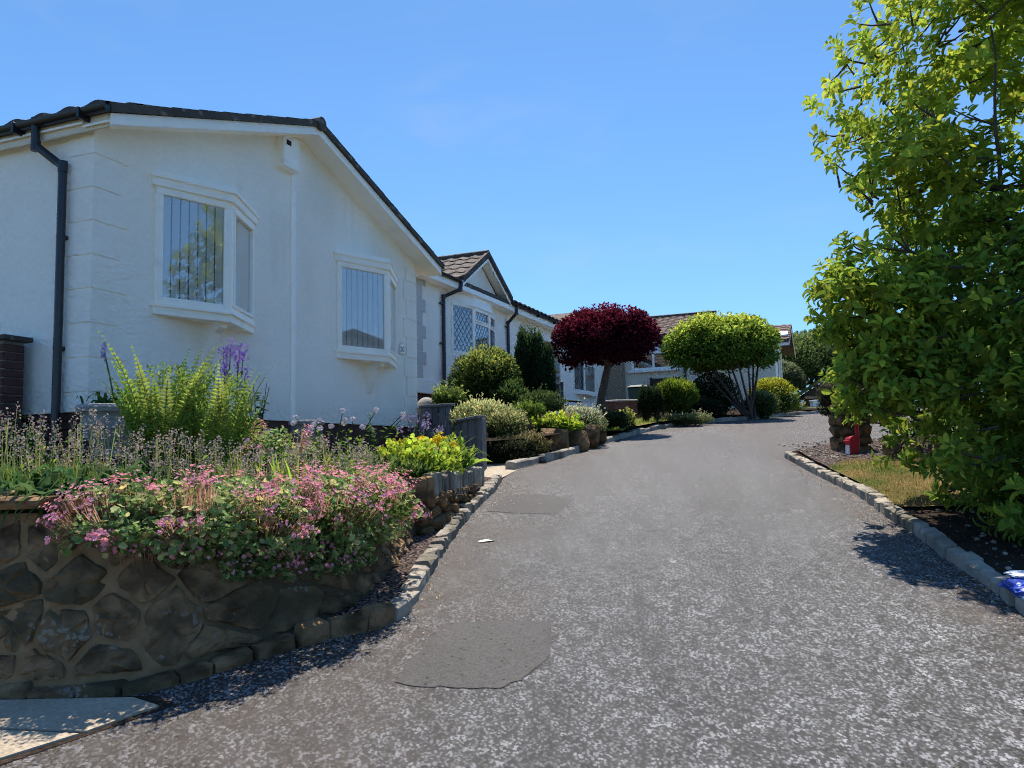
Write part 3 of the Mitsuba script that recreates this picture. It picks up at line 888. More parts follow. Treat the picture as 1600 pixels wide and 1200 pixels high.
# ================================================================ second bungalow, up the lane
F2 = Fr((-1.84, 16.7, 0), math.radians(22.6))
b2 = thing('bungalow', 'second bungalow up the lane, with a small tiled gable over its leaded bow window', 'bungalow')
part(b2, 'wall', ply(F2.M(bx(-0.6, 15.4, -6.5, 0, 3.14, 5.5)), 'white_render'))
part(b2, 'skirting', ply(F2.M(bx(-0.62, 15.42, -6.52, 0.03, 2.84, 3.14, 0.01)), 'white_render'))
part(b2, 'base', ply(F2.M(bx(-0.55, 15.35, -6.4, -0.05, 1.8, 2.84)), 'brick_dark'))
for i in range(8):
    z = 3.16 + i * 0.285
    part(b2, 'corner_block', ply(F2.M(bx(-0.62, -0.12 + (0.14 if i % 2 else 0), -0.3, 0.014, z, z + 0.275, 0.006)), 'quoin_grey'))
# main roof, eave to the lane
def pitched(fr, u0, u1, w_e, w_r, z_e, z_r, th=0.09, far=None):
    far = 2 * w_r - w_e if far is None else far
    sect = [(w_e, z_e), (w_r, z_r), (far, z_e), (far, z_e - th), (w_r, z_r - th), (w_e, z_e - th)]
    m = trimesh.creation.extrude_polygon(Polygon(sect), u1 - u0, engine='earcut'); v = m.vertices
    return fr.M(tm(np.stack([v[:, 2] + u0, v[:, 0], v[:, 1]], 1), m.faces))


def tile_rows(fr, u0, u1, w_e, w_r, z_e, z_r, rows, cols, rng, name, parent, m, stuff=False, wave=0.03, clip=None):
    """overlapping interlocking tiles with a rounded roll, row by row from the eave"""
    out = []
    for r in range(rows):
        for c in range(cols):
            a0, a1 = u0 + (u1 - u0) * c / cols, u0 + (u1 - u0) * (c + 1) / cols
            t0, t1 = r / rows, min(1.0, (r + 1.12) / rows)
            if clip and not clip((a0 + a1) / 2, (t0 + t1) / 2): continue
            us = np.linspace(a0 + 0.002, a1 - 0.002, 6); v = []
            for t, lift in ((t0, 0.036), (t1, 0.008)):
                w, z = w_e + (w_r - w_e) * t, z_e + (z_r - z_e) * t
                for k, u in enumerate(us): v.append((u, w, z + lift + wave * (0.5 + 0.5 * math.cos((k / 5) * 2 * math.pi)) + rng.normal(0, 0.002)))
            v = np.array(v); v = np.vstack([v, v[:6] - [0, 0, 0.04]]); f = []
            for k in range(5): f += [[k, k + 1, 7 + k], [k, 7 + k, 6 + k], [12 + k, 13 + k, k + 1], [12 + k, k + 1, k]]
            ms = fr.M(tm(v, f))
            if stuff: out.append(ms)
            else: part(parent, name, ply(ms, m))
    if stuff: part(parent, name, ply(cat(out), m), kind='stuff')


rng = np.random.default_rng(21)
r2 = part(b2, 'roof', ply(cat([pitched(F2, -0.9, 15.7, 0.3, -3.2, 5.50, 6.55)]), 'roof_tile'))
tile_rows(F2, 4.0, 15.7, 0.36, -0.8, 5.50, 5.85, 3, 36, rng, 'tile', r2, 'roof_tile')
part(b2, 'fascia', ply(F2.M(cat([bx(-0.9, 1.2, 0.27, 0.29, 5.27, 5.44), bx(4.05, 15.7, 0.27, 0.29, 5.27, 5.44)])), 'white_trim'))
part(b2, 'soffit', ply(F2.M(bx(-0.9, 15.7, -0.02, 0.27, 5.27, 5.285)), 'white_trim'))
g2 = part(b2, 'gutter', ply(cat([gutter(F2, 4.0, 15.7, 0.34, 5.46, 0.055), gutter(F2, -0.9, 1.0, 0.34, 5.46, 0.055)]), 'black_plastic', smooth=40))
for u in (6.0, 7.4, 8.8): part(g2, 'bracket', ply(F2.M(bx(u, u + 0.03, 0.28, 0.40, 5.37, 5.47, 0.004)), 'black_plastic'))
# the cross gable over the bow window
GA, GB, GM = 1.22, 4.05, 2.61
ge = 0.36
gsec = [(GA, 5.55), (GM, 6.42), (GB, 5.55), (GB, 5.45), (GM, 6.32), (GA, 5.45)]
gr = part(b2, 'gable_roof', ply(F2.M(prism_w(gsec, -3.0, ge)), 'roof_tile'))
for side in (0, 1):
    fr = Fr(F2.P([[GM, ge, 0]])[0], F2.th - math.pi / 2)          # u back along the ridge, w to F2.u
    sgn = -1 if side == 0 else 1
    e = (GA if side == 0 else GB) - GM
    tile_rows(fr, 0.0, 3.0, e * 1.03, 0.0, 5.545, 6.42, 5, 9, rng, 'tile', gr, 'roof_tile')
part(gr, 'ridge_tile', ply(F2.M(tube([(GM, ge, 6.44), (GM, -3.0, 6.44)], 0.085, 10)), 'roof_tile'))
part(b2, 'gable_panel', ply(F2.M(prism_w([(GA + 0.15, 5.40), (GB - 0.15, 5.40), (GM, 6.24)], -0.05, 0.10)), 'white_render'))
for a, b in ((GA - 0.02, GM), (GB + 0.02, GM)):
    za, zb = 5.36, 6.24
    pts = [(a, za), (b, zb), (b, zb + 0.14), (a, za + 0.14)]
    part(b2, 'barge_board', ply(F2.M(prism_w(pts if a < b else pts[::-1], ge - 0.045, ge - 0.02)), 'white_trim'))
    pts = [(a, za + 0.135), (b, zb + 0.135), (b, zb + 0.25), (a, za + 0.25)]
    part(gr, 'verge_tile', ply(F2.M(prism_w(pts if a < b else pts[::-1], ge - 0.06, ge + 0.02)), 'roof_tile'))
    pts = [(a, za + 0.03), (b, zb + 0.03), (b, zb + 0.05), (a, za + 0.05)]
    part(b2, 'soffit', ply(F2.M(prism_w(pts if a < b else pts[::-1], 0.09, ge - 0.045)), 'white_trim'))
part(b2, 'gable_shelf', ply(F2.M(bx(GA, GB, 0.0, 0.30, 5.28, 5.40, 0.006)), 'white_trim'))
downpipe(b2, F2, [(1.12, 0.34, 5.44), (1.08, 0.33, 5.26), (0.76, 0.06, 5.06), (0.74, 0.06, 2.7)], 0.042, [(0.68, 0.05, 4.9), (0.68, 0.05, 4.0), (0.68, 0.05, 3.1)])
downpipe(b2, F2, [(4.42, 0.34, 5.42), (4.42, 0.33, 5.24), (4.46, 0.06, 5.0), (4.46, 0.06, 2.7)], 0.04, [(4.4, 0.05, 4.9)])
bow = [(1.22, 0.02), (2.02, 0.20), (2.92, 0.20), (3.66, 0.02)]
def bow_prism(e, za, zb):
    p = [(bow[0][0] - e, 0.0), (bow[1][0] - e * 0.4, bow[1][1] + e), (bow[2][0] + e * 0.4, bow[2][1] + e), (bow[3][0] + e, 0.0), (bow[3][0], -0.03), (bow[0][0], -0.03)]
    return F2.M(prism(p, za, zb))


part(b2, 'bay_hood', ply(cat([bow_prism(0.03, 5.02, 5.27), bow_prism(0.05, 5.02, 5.06)]), 'white_trim'))
part(b2, 'bay_sill', ply(cat([bow_prism(0.05, 3.78, 3.86), bow_prism(0.0, 3.72, 3.78)]), 'white_trim'))
part(b2, 'bay_core', ply(bow_prism(-0.06, 3.86, 5.02), 'dark_room'))
for i in range(3):
    fr = F2.sub(bow[i], bow[i + 1]); L = math.dist(bow[i], bow[i + 1])
    window(b2, fr, L, 3.86, 5.02, transoms={0: 4.66} if i else {}, opening=[(0, 1)] if i else (), lattice=(0,), w=-0.04, depth=0.055, curtain=0.0)
# arched niche, tall window and the second leaded window
arch = [(5.22, 3.3)] + [(5.85 + 0.63 * math.cos(a), 4.66 + 0.58 * math.sin(a)) for a in np.linspace(math.pi, 0, 15)] + [(6.48, 3.3)]
part(b2, 'arch_panel', ply(F2.M(prism_w(arch, 0.0, 0.012)), 'cream_render'))
window(b2, Fr(F2.P([[7.15, 0.0, 0]])[0], F2.th), 1.6, 3.25, 4.95, splits=(0.82,), transoms={1: 4.5}, opening=[(1, 1)], w=0.0, depth=0.06, fw=0.07)
p2 = [(10.05, 0.02), (10.8, 0.17), (12.1, 0.17), (12.7, 0.02)]
bow = p2
part(b2, 'bay_sill', ply(bow_prism(0.05, 3.46, 3.55), 'white_trim'))
part(b2, 'bay_hood', ply(bow_prism(0.03, 4.86, 5.0), 'white_trim'))
part(b2, 'bay_core', ply(bow_prism(-0.06, 3.55, 4.86), 'dark_room'))
for i in range(3):
    fr = F2.sub(p2[i], p2[i + 1]); L = math.dist(p2[i], p2[i + 1])
    window(b2, fr, L, 3.55, 4.86, transoms={0: 4.5} if i != 0 else {}, lattice=(0,) if i == 0 else (), w=-0.04, depth=0.055)
downpipe(b2, F2, [(15.3, 0.3, 5.42), (15.3, 0.3, 5.24), (15.32, 0.07, 5.0), (15.32, 0.07, 2.6)], 0.045, [])

# ================================================================ third bungalow, across the head of the lane
F3 = Fr((4.1, 29.5, 0), math.radians(112.6))
b3 = thing('bungalow', 'third bungalow, cream walls and a brown tiled roof, behind the two small trees', 'bungalow')
part(b3, 'wall', ply(F3.M(bx(-4.5, 2.98, -6.2, 0, 2.4, 5.72)), 'cream_render'))
for i in range(11):
    z = 2.6 + i * 0.27
    f = 0.42 if i % 2 else 0.30
    part(b3, 'corner_block', ply(F3.M(prism([(2.98 - f, 0.016), (2.996, 0.016), (2.996, -0.35), (2.98, -0.35), (2.98, -0.02), (2.98 - f, -0.02)], z, z + 0.258)), ('trellis_wood', 'cream_render')[i % 2]))
part(b3, 'fascia', ply(F3.M(bx(-4.7, 3.15, 0.2, 0.22, 5.56, 5.72)), 'brown_board'))
part(b3, 'soffit', ply(F3.M(bx(-4.7, 3.15, -0.02, 0.2, 5.56, 5.575)), 'white_trim'))
r3 = part(b3, 'roof', ply(pitched(F3, -4.8, 3.2, 0.3, -3.1, 5.72, 6.92), 'roof_tile_brown'))
tile_rows(F3, -3.6, 3.2, 0.34, -3.1, 5.72, 6.92, 12, 24, rng, 'tile', r3, 'roof_tile_brown')
part(r3, 'ridge_tile', ply(F3.M(tube([(-4.8, -3.1, 6.95), (3.2, -3.1, 6.95)], 0.1, 8)), 'roof_tile'))
part(b3, 'gable_panel', ply(F3.M(bx(2.9, 2.97, -4.6, -1.6, 5.6, 6.2)), 'cream_render'))
window(b3, Fr(F3.P([[0.44, 0, 0]])[0], F3.th), 1.62, 4.5, 5.52, splits=(0.83,), transoms={1: 5.13}, depth=0.07, fw=0.08)
part(b3, 'window_sill', ply(F3.M(bx(0.32, 2.2, -0.02, 0.16, 4.41, 4.5, 0.01)), 'white_trim'))
downpipe(b3, F3, [(2.42, 0.2, 5.55), (2.42, 0.2, 5.5), (2.42, 0.05, 5.3), (2.42, 0.05, 2.6)], 0.055, [])
part(b3, 'low_door', ply(F3.M(bx(1.12, 2.25, 0.0, 0.05, 2.9, 4.16, 0.01)), 'brown_board'))
for u in (1.12, 1.98, 2.2): part(b3, 'door_post', ply(F3.M(bx(u, u + 0.07, 0.0, 0.08, 2.9, 4.2, 0.01)), 'brown_board'))
# ---- fourth bungalow with the gable facing right
b4 = thing('bungalow', 'farthest bungalow, its white gable end facing right above the clipped shrub', 'bungalow')
part(b4, 'wall', ply(F3.M(bx(2.0, 5.35, -6.9, -2.95, 2.4, 5.6)), 'cream_render'))
sect = [(-6.9, 5.6), (-4.9, 6.30), (-2.95, 5.6)]
m = trimesh.creation.extrude_polygon(Polygon(sect), 0.12, engine='earcut'); v = m.vertices
part(b4, 'gable_panel', ply(F3.M(tm(np.stack([v[:, 2] + 5.23, v[:, 0], v[:, 1]], 1), m.faces)), 'white_render'))
r4 = part(b4, 'roof', ply(pitched(F3, 1.6, 5.92, -2.62, -4.9, 5.60, 6.50, far=-7.25), 'roof_tile_brown'))
tile_rows(F3, 1.6, 5.92, -2.6, -4.9, 5.60, 6.50, 8, 14, rng, 'tile', r4, 'roof_tile_brown')
for a, b in ((-2.62, -4.9), (-7.25, -4.9)):
    m = trimesh.creation.extrude_polygon(Polygon([(a, 5.38), (b, 6.28), (b, 6.44), (a, 5.54)]), 0.03, engine='earcut'); v = m.vertices
    part(b4, 'barge_board', ply(F3.M(tm(np.stack([v[:, 2] + 5.88, v[:, 0], v[:, 1]], 1), m.faces)), 'cream_render'))
part(b4, 'roof_flashing', ply(F3.M(hull([(5.3, -2.95, 5.80), (5.85, -2.95, 5.80), (5.85, -3.35, 5.97), (5.3, -3.35, 5.97), (5.3, -2.95, 5.86), (5.85, -2.95, 5.86), (5.3, -3.35, 6.03), (5.85, -3.35, 6.03)])), 'white_paint'))
part(b4, 'fascia', ply(F3.M(bx(1.6, 5.9, -2.68, -2.66, 5.4, 5.56)), 'white_trim'))
W4 = F3.sub((5.37, -4.3), (5.37, -5.4))
w4 = 1 if W4.w @ F3.u > 0 else -1
window(b4, W4 if w4 > 0 else F3.sub((5.37, -5.4), (5.37, -4.3)), 1.1, 4.2, 5.4, depth=0.06)
# ---- a roof farther back, between the second and third bungalows
b5 = thing('bungalow', 'distant bungalow roof showing between the red tree and the second bungalow', 'bungalow')
F5 = Fr((1.2, 36.0, 0), math.radians(112.6))
part(b5, 'wall', ply(F5.M(bx(-3, 2.9, -5.5, 0, 3.0, 6.9)), 'white_render'))
part(b5, 'roof', ply(pitched(F5, -3.3, 3.2, 0.3, -2.8, 6.95, 8.35), 'roof_tile'))

# ================================================================ neighbour on the right, behind the big shrub
F6 = Fr((10.6, 6.0, 0), math.radians(200))
b6 = thing('bungalow', 'pale bungalow half hidden behind the big leafy shrub on the right', 'bungalow')
part(b6, 'wall', ply(F6.M(prism_w([(-6.5, 1.2), (0, 1.2), (0, 4.2), (-3.25, 5.3), (-6.5, 4.2)], -7, 0)), 'cream_render'))
part(b6, 'roof', ply(F6.M(prism_w([(-6.8, 4.12), (-3.25, 5.32), (0.3, 4.12), (0.3, 4.26), (-3.25, 5.46), (-6.8, 4.26)], -7.2, 0.35)), 'roof_tile'))

# ================================================================ fence, gate, rocks, walls
fe = thing('fence', 'grey boarded garden fence stepping down beside the second driveway', 'fence')
def boards(parent, name, a, b, n, z0, z1, m, th=0.02, zslope=0.0):
    a, b = np.array(a, float), np.array(b, float); L = np.linalg.norm(b - a); fr = Fr((*a, 0), math.atan2(b[0] - a[0], b[1] - a[1]))
    for i in range(n):
        u0, u1 = L * i / n + 0.014, L * (i + 1) / n - 0.014
        part(parent, name, ply(fr.M(bx(u0, u1, -th / 2 + 0.01 * (i % 2), th / 2 + 0.01 * (i % 2), z0, z1, 0.004)), m if i % 3 else m + '_dark'))
    return fr, L


gt_ = thing('gate', 'grey boarded gate with a black latch close to the corner of the near bungalow', 'gate')
fr, L = boards(gt_, 'board', (-1.62, 12.7), (-0.93, 12.2), 6, 1.55, 2.29, 'grey_wood')
part(gt_, 'top_rail', ply(fr.M(bx(-0.02, L + 0.02, -0.05, 0.05, 2.29, 2.335, 0.006)), 'grey_wood'))
part(gt_, 'latch', ply(fr.M(cat([bx(0.36, 0.44, 0.01, 0.05, 2.02, 2.07, 0.008), bx(0.40, 0.43, 0.02, 0.06, 1.99, 2.10, 0.006)])), 'black_metal'))
fr, L = boards(fe, 'board', (-0.92, 12.15), (-0.43, 10.55), 11, 1.36, 2.02, 'grey_wood')
part(fe, 'top_rail', ply(fr.M(bx(-0.02, L + 0.03, -0.05, 0.05, 2.02, 2.06, 0.006)), 'grey_wood'))
part(fe, 'post', ply(fr.M(bx(L - 0.02, L + 0.06, -0.06, 0.0, 1.3, 2.02, 0.006)), 'grey_wood'))
bp = thing('stone_pier', 'stone ball finial on a low pier behind the grey gate', 'pier')
part(bp, 'pier', ply(moved(bx(-0.2, 0.2, -0.2, 0.2, 1.6, 2.22, 0.02), (-1.42, 12.95, 0)), 'brick_dark'))
m = trimesh.creation.icosphere(3, 0.16); m.apply_translation([-1.42, 12.95, 2.33]); part(bp, 'ball', ply(m, 'urn_stone', smooth=True))

# second drive, its edge and the rockery
def g2z(x, y):
    return zr(y) + 0.006 + 0 * x


struct('driveway', ply(sheet(Polygon([(-0.18, 9.45), (0.05, 10.3), (0.33, 10.9), (0.35, 11.3), (-0.5, 10.95), (-0.75, 10.1), (-0.6, 9.6)]), g2z, 0.2), 'slab', smooth=True))
rk_bed = Polygon([(-0.5, 10.75), (0.25, 11.2), (0.70, 11.95), (1.45, 14.1), (2.25, 16.3), (3.4, 18.95), (5.0, 21.4), (6.9, 23.1), (8.8, 25.4), (11.8, 28.0), (8, 33), (5, 29.6), (3.6, 29.7), tuple(F2.P([[15.6, -0.1, 0]])[0][:2]), tuple(F2.P([[-0.6, -0.1, 0]])[0][:2]), (-1.6, 13.2), (-0.9, 12.1)])
def bed2(x, y):
    d = (x + 1.84) * F2.w[0] + (y - 16.7) * F2.w[1]
    side = np.clip((2.6 - d) / 2.6, 0, 1)
    b = zr(y) + 0.12 + 0.55 * side * np.clip((24 - y) / 6, 0, 1) + 0.22 * np.clip((15.2 - y) / 1.5, 0, 1)
    return b


struct('garden_bank', ply(sheet(rk_bed, bed2, 0.35), 'soil', smooth=True))
rng = np.random.default_rng(31)
ry = thing('rockery', 'row of big dark sandstone rocks holding the planted bank by the lane', 'rock')
for x, y, sx, sy, sz in [(0.28, 11.9, .45, .4, .34), (0.62, 12.25, .52, .42, .46), (0.98, 12.75, .5, .45, .42), (1.25, 13.35, .55, .45, .46), (1.47, 13.95, .42, .4, .46), (0.5, 12.6, .4, .35, .7), (0.95, 13.3, .45, .4, .72), (-0.05, 11.75, .4, .3, .36), (0.1, 12.2, .4, .35, .7)]:
    m = rock(rng, (sx, sy, sz), 30, 0.55); part(ry, 'rock', ply(moved(m, (x, y, zr(y) + sz * 0.42), rng.uniform(0, 3)), 'wall_stone', smooth=28))
struct('lawn', ply(sheet(Polygon([(1.95, 14.6), (2.35, 16.2), (3.45, 18.7), (4.6, 20.4), (4.0, 21.0), (2.9, 20.4), (2.0, 17.9), (1.7, 15.6)]), lambda x, y: bed2(x, y) + 0.05, 0.3), 'turf', smooth=True))
rw = thing('brick_wall', 'low red brick wall with a pale top behind the red-leaved tree', 'wall')
frw = Fr((2.45, 21.3, 0), math.atan2(0.95, -0.2))
part(rw, 'core', ply(frw.M(bx(0.005, 1.25, -0.2, -0.012, 2.0, 2.85)), 'brick_joint'))
brick_row(rw, frw, 0.0, 1.25, 0.0, 2.26, 8, 'brick', depth=0.05)
part(rw, 'coping', ply(frw.M(bx(-0.03, 1.28, -0.24, 0.03, 2.86, 2.91, 0.01)), 'cream_render'))
tr = thing('trellis', 'brown diamond trellis panel beside the cream bungalow', 'trellis')
ms = []
for s in (1, -1):
    t = -2.2
    while t < 2.2:
        l = LineString([(t, 3.0), (t + s * 1.85, 4.85)]).intersection(sbox(-0.75, 3.0, 0.16, 4.85))
        if not l.is_empty and l.length > 0.05: ms.append(bar((l.coords[0][0], 0.10 + 0.012 * s, l.coords[0][1]), (l.coords[-1][0], 0.10 + 0.012 * s, l.coords[-1][1]), 0.02, 0.01, up=(0, 1, 0)))
        t += 0.105
part(tr, 'lattice', ply(F3.M(cat(ms)), 'trellis_wood'))
part(tr, 'frame', ply(F3.M(cat([bx(-0.78, -0.73, 0.07, 0.13, 2.8, 4.9), bx(0.14, 0.19, 0.07, 0.13, 2.8, 4.9)])), 'trellis_wood'))
# wheelie bin
bn = thing('wheelie_bin', 'green wheeled rubbish bin against the cream bungalow wall', 'bin')
B0 = np.array([3.95, 24.2, 2.45]); frb = Fr(B0, math.radians(112.6))
def taper(x0, x1, y0, y1, z0, k, z1):
    cx, cy = (x0 + x1) / 2, (y0 + y1) / 2
    return hull([(cx + (x - cx) * k, cy + (y - cy) * k, z0) for x in (x0, x1) for y in (y0, y1)] + [(x, y, z1) for x in (x0, x1) for y in (y0, y1)])


part(bn, 'body', ply(frb.M(taper(-0.3, 0.3, -0.36, 0.36, 0.05, 0.82, 0.98)), 'bin_green'))
part(bn, 'lid', ply(frb.M(cat([bx(-0.33, 0.33, -0.38, 0.42, 0.985, 1.03, 0.02), hull([(x, y, 1.03) for x in (-.3, .3) for y in (-.34, .36)] + [(x, y, 1.08) for x in (-.22, .22) for y in (-.26, .22)])])), 'bin_green'))
part(bn, 'handle', ply(frb.M(tube([(-0.25, -0.44, 0.97), (0.25, -0.44, 0.97)], 0.018, 8)), 'bin_green'))
for s in (-0.24, 0.24): part(bn, 'wheel', ply(frb.M(tube([(s - 0.025, -0.3, 0.1), (s + 0.025, -0.3, 0.1)], 0.1, 14)), 'black_plastic'))
# steps railing
ra = thing('railing', 'black metal handrail with posts at the steps of the second bungalow', 'railing')
part(ra, 'post', ply(bx(0.955, 1.015, 15.47, 15.53, 2.1, 2.93, 0.006), 'black_metal'))
part(ra, 'post', ply(bx(1.27, 1.31, 14.98, 15.02, 2.05, 2.5, 0.005), 'black_metal'))
part(ra, 'top_rail', ply(bar((0.62, 16.15, 2.95), (0.98, 15.5, 2.86), 0.03), 'black_metal'))
part(ra, 'low_rail', ply(bar((0.62, 16.15, 2.42), (0.98, 15.5, 2.38), 0.03), 'black_metal'))
part(ra, 'hand_rail', ply(bar((0.98, 15.5, 2.56), (1.30, 14.98, 2.48), 0.04), 'black_metal'))
for i in range(5):
    t = i / 5; p = np.array([0.62, 16.15]) * (1 - t) + np.array([0.98, 15.5]) * t
    part(ra, 'baluster', ply(bx(p[0] - .009, p[0] + .009, p[1] - .009, p[1] + .009, 2.4, 2.94 - 0.09 * t), 'black_metal'))
st = thing('entrance_steps', 'grey steps behind the black handrail of the second bungalow', 'steps')
for i in range(3): part(st, 'step', ply(moved(bx(-0.5, 0.55, -0.3, 0.3, 1.9, 2.15 + 0.17 * i, 0.015), (0.75 - 0.12 * i, 15.35 + 0.3 * i, 0), -0.4), 'quoin_grey'))

# ---- right-hand verge
verge = Polygon(np.vstack([rk + [0.10, 0], [(4.5, 11.6), (5.2, 12.0), (8.5, 12.2), (14, 12), (14, -6), (2.9, -6), (2.75, 2.0)]])).buffer(0)
struct('verge_soil', ply(sheet(verge, lambda x, y: zr(y) + 0.055 + 0.05 * np.clip(x - 3.4, 0, 3), 0.25), 'soil', smooth=True))
sheet_struct('verge_grass', Polygon([(3.32, 6.9), (3.50, 7.8), (3.60, 8.7), (3.64, 9.15), (4.0, 9.6), (4.9, 9.3), (5.2, 8.2), (4.6, 7.1), (3.9, 6.75)]), 0.085, 'turf', lambda x, y: zr(y) + 0.085 + 0.05 * np.clip(x - 3.4, 0, 3), 0.2)
sheet_struct('pink_gravel', Polygon([(3.66, 9.1), (3.72, 9.7), (3.95, 11.05), (4.5, 11.45), (5.3, 11.85), (5.6, 10.3), (4.9, 9.35), (4.0, 9.5)]), 0.085, 'gravel', lambda x, y: zr(y) + 0.085 + 0.05 * np.clip(x - 3.4, 0, 3), 0.2)

# ================================================================ plants: leaf-sized faces in bulk
def nrm(a):
    return a / (np.linalg.norm(a, axis=-1, keepdims=True) + 1e-12)


SHAPES_ = {  # along, across, lift
    'diamond': ([(0, 0, 0), (.45, -.5, .12), (1, 0, -.05), (.45, .5, .12)], [(0, 1, 2), (0, 2, 3)]),
    'oval': ([(0, 0, 0), (.22, -.38, .07), (.52, -.5, .10), (.8, -.32, .06), (1, 0, -.10), (.8, .32, .06), (.52, .5, .10), (.22, .38, .07), (.25, 0, 0.02), (.55, 0, .02), (.8, 0, -.01)],
             [(0, 1, 8), (1, 2, 9), (1, 9, 8), (2, 3, 10), (2, 10, 9), (3, 4, 10), (4, 5, 10), (5, 6, 9), (5, 9, 10), (6, 7, 8), (6, 8, 9), (7, 0, 8)]),
    'curled': ([(0, 0, 0), (.22, -.34, .14), (.52, -.42, .16), (.8, -.26, .05), (1, 0, -.24), (.8, .26, .05), (.52, .42, .16), (.22, .34, .14), (.25, 0, 0.03), (.55, 0, .02), (.8, 0, -.08)],
               [(0, 1, 8), (1, 2, 9), (1, 9, 8), (2, 3, 10), (2, 10, 9), (3, 4, 10), (4, 5, 10), (5, 6, 9), (5, 9, 10), (6, 7, 8), (6, 8, 9), (7, 0, 8)]),
    'lobed': ([(.45, 0, -.08), (0, 0, 0), (.10, -.46, .06), (.36, -.44, .0), (.64, -.52, .06), (.82, -.28, 0), (1.0, 0, .06), (.82, .28, 0), (.64, .52, .06), (.36, .44, 0), (.10, .46, .06)],
              [(0, i, i + 1) for i in range(1, 10)] + [(0, 10, 1)]),
    'kite': ([(0, 0, 0), (.6, -.5, .1), (1, 0, 0), (.6, .5, .1)], [(0, 1, 2), (0, 2, 3)]),
}


class Leaves:
    def __init__(s): s.v, s.f, s.c, s.n = [], [], [], 0

    def raw(s, v, f, c):
        v = np.asarray(v, float); f = np.asarray(f, int); s.v.append(v); s.f.append(f + s.n); s.c.append(np.broadcast_to(np.asarray(c, float), v.shape)); s.n += len(v)

    def add(s, P, D, U, L, W, C, shape='diamond'):
        """N leaves: base points P, axes D, rough normals U, lengths, widths, colours"""
        P, D, U = (np.atleast_2d(np.asarray(a, float)) for a in (P, D, U)); N = len(P)
        D = nrm(np.broadcast_to(D, (N, 3))); U = np.broadcast_to(U, (N, 3)); S = np.cross(D, U); S = nrm(S + 1e-9); U = np.cross(S, D)
        tv, tf = SHAPES_[shape]; tv = np.array(tv); tf = np.array(tf)
        L = np.broadcast_to(L, (N,))[:, None, None]; W = np.broadcast_to(W, (N,))[:, None, None]
        v = P[:, None] + D[:, None] * (tv[None, :, :1] * L) + S[:, None] * (tv[None, :, 1:2] * W) + U[:, None] * (tv[None, :, 2:] * L)
        f = tf[None] + (np.arange(N) * len(tv))[:, None, None]
        c = np.repeat(np.broadcast_to(C, (N, 3)), len(tv), 0)
        s.raw(v.reshape(-1, 3), f.reshape(-1, 3), c)

    def ribbons(s, P, D, L, W, C, droop=0.5, seg=5, taper=True):
        """strap leaves or stems that start along D and bend over"""
        P, D = np.atleast_2d(np.asarray(P, float)), nrm(np.atleast_2d(np.asarray(D, float))); N = len(P)
        D = np.broadcast_to(D, (N, 3)); L = np.broadcast_to(L, (N,)); W = np.broadcast_to(W, (N,)); droop = np.broadcast_to(droop, (N,))
        side = nrm(np.cross(D, [0, 0, 1.0]) + 1e-6 * R.normal(size=(N, 3)))
        pts = [P]; d = D.copy()
        for k in range(seg):
            pts.append(pts[-1] + d * (L / seg)[:, None]); d = nrm(d + np.array([0, 0, -1.0]) * (droop * (k + 0.6) / seg)[:, None])
        pts = np.stack(pts, 1); w = np.array([0.75, 1, 1, .85, .55, .05][:seg + 1] if seg == 5 else np.linspace(1, .3, seg + 1)) if taper else np.ones(seg + 1)
        a = pts + side[:, None] * (w[None, :, None] * W[:, None, None] / 2); b = pts - side[:, None] * (w[None, :, None] * W[:, None, None] / 2)
        v = np.stack([a, b], 2).reshape(N, -1, 3); f = []
        for k in range(seg): f += [(2 * k, 2 * k + 1, 2 * k + 3), (2 * k, 2 * k + 3, 2 * k + 2)]
        f = np.array(f)[None] + (np.arange(N) * 2 * (seg + 1))[:, None, None]
        s.raw(v.reshape(-1, 3), f.reshape(-1, 3), np.repeat(np.broadcast_to(C, (N, 3)), 2 * (seg + 1), 0))
        return pts

    def flowers(s, P, N_, r, C, petals=5, cup=0.35):
        """small open flowers facing N_"""
        P = np.atleast_2d(P); n = len(P); N_ = nrm(np.broadcast_to(N_, (n, 3)))
        a = nrm(np.cross(N_, np.where(np.abs(N_[:, 2:]) < .9, [0, 0, 1.0], [1.0, 0, 0]))); b = np.cross(N_, a)
        ph = R.uniform(0, 6.28, n)
        for k in range(petals):
            t = ph + k * 2 * np.pi / petals
            d = a * np.cos(t)[:, None] + b * np.sin(t)[:, None] + N_ * cup
            s.add(P, d, N_, r, np.asarray(r) * 0.75, C, 'kite')

    def ply(s, m):
        v, f, c = np.vstack(s.v), np.vstack(s.f), np.vstack(s.c)
        return ply(tm(v, f), m, color=np.clip(c, 0, 1))


def ucol(base, n, var=0.25, hue=0.12):
    base = np.asarray(base, float)
    base = base * np.where(base.max() < 0.5, 1.75, 1.0)
    return np.clip(base * R.uniform(1 - var, 1 + var, (n, 1)) * (1 + R.normal(0, hue, (n, 3)) * [1, .5, .6]), 0.002, 0.95)


def rdir(n):
    return nrm(R.normal(size=(n, 3)))


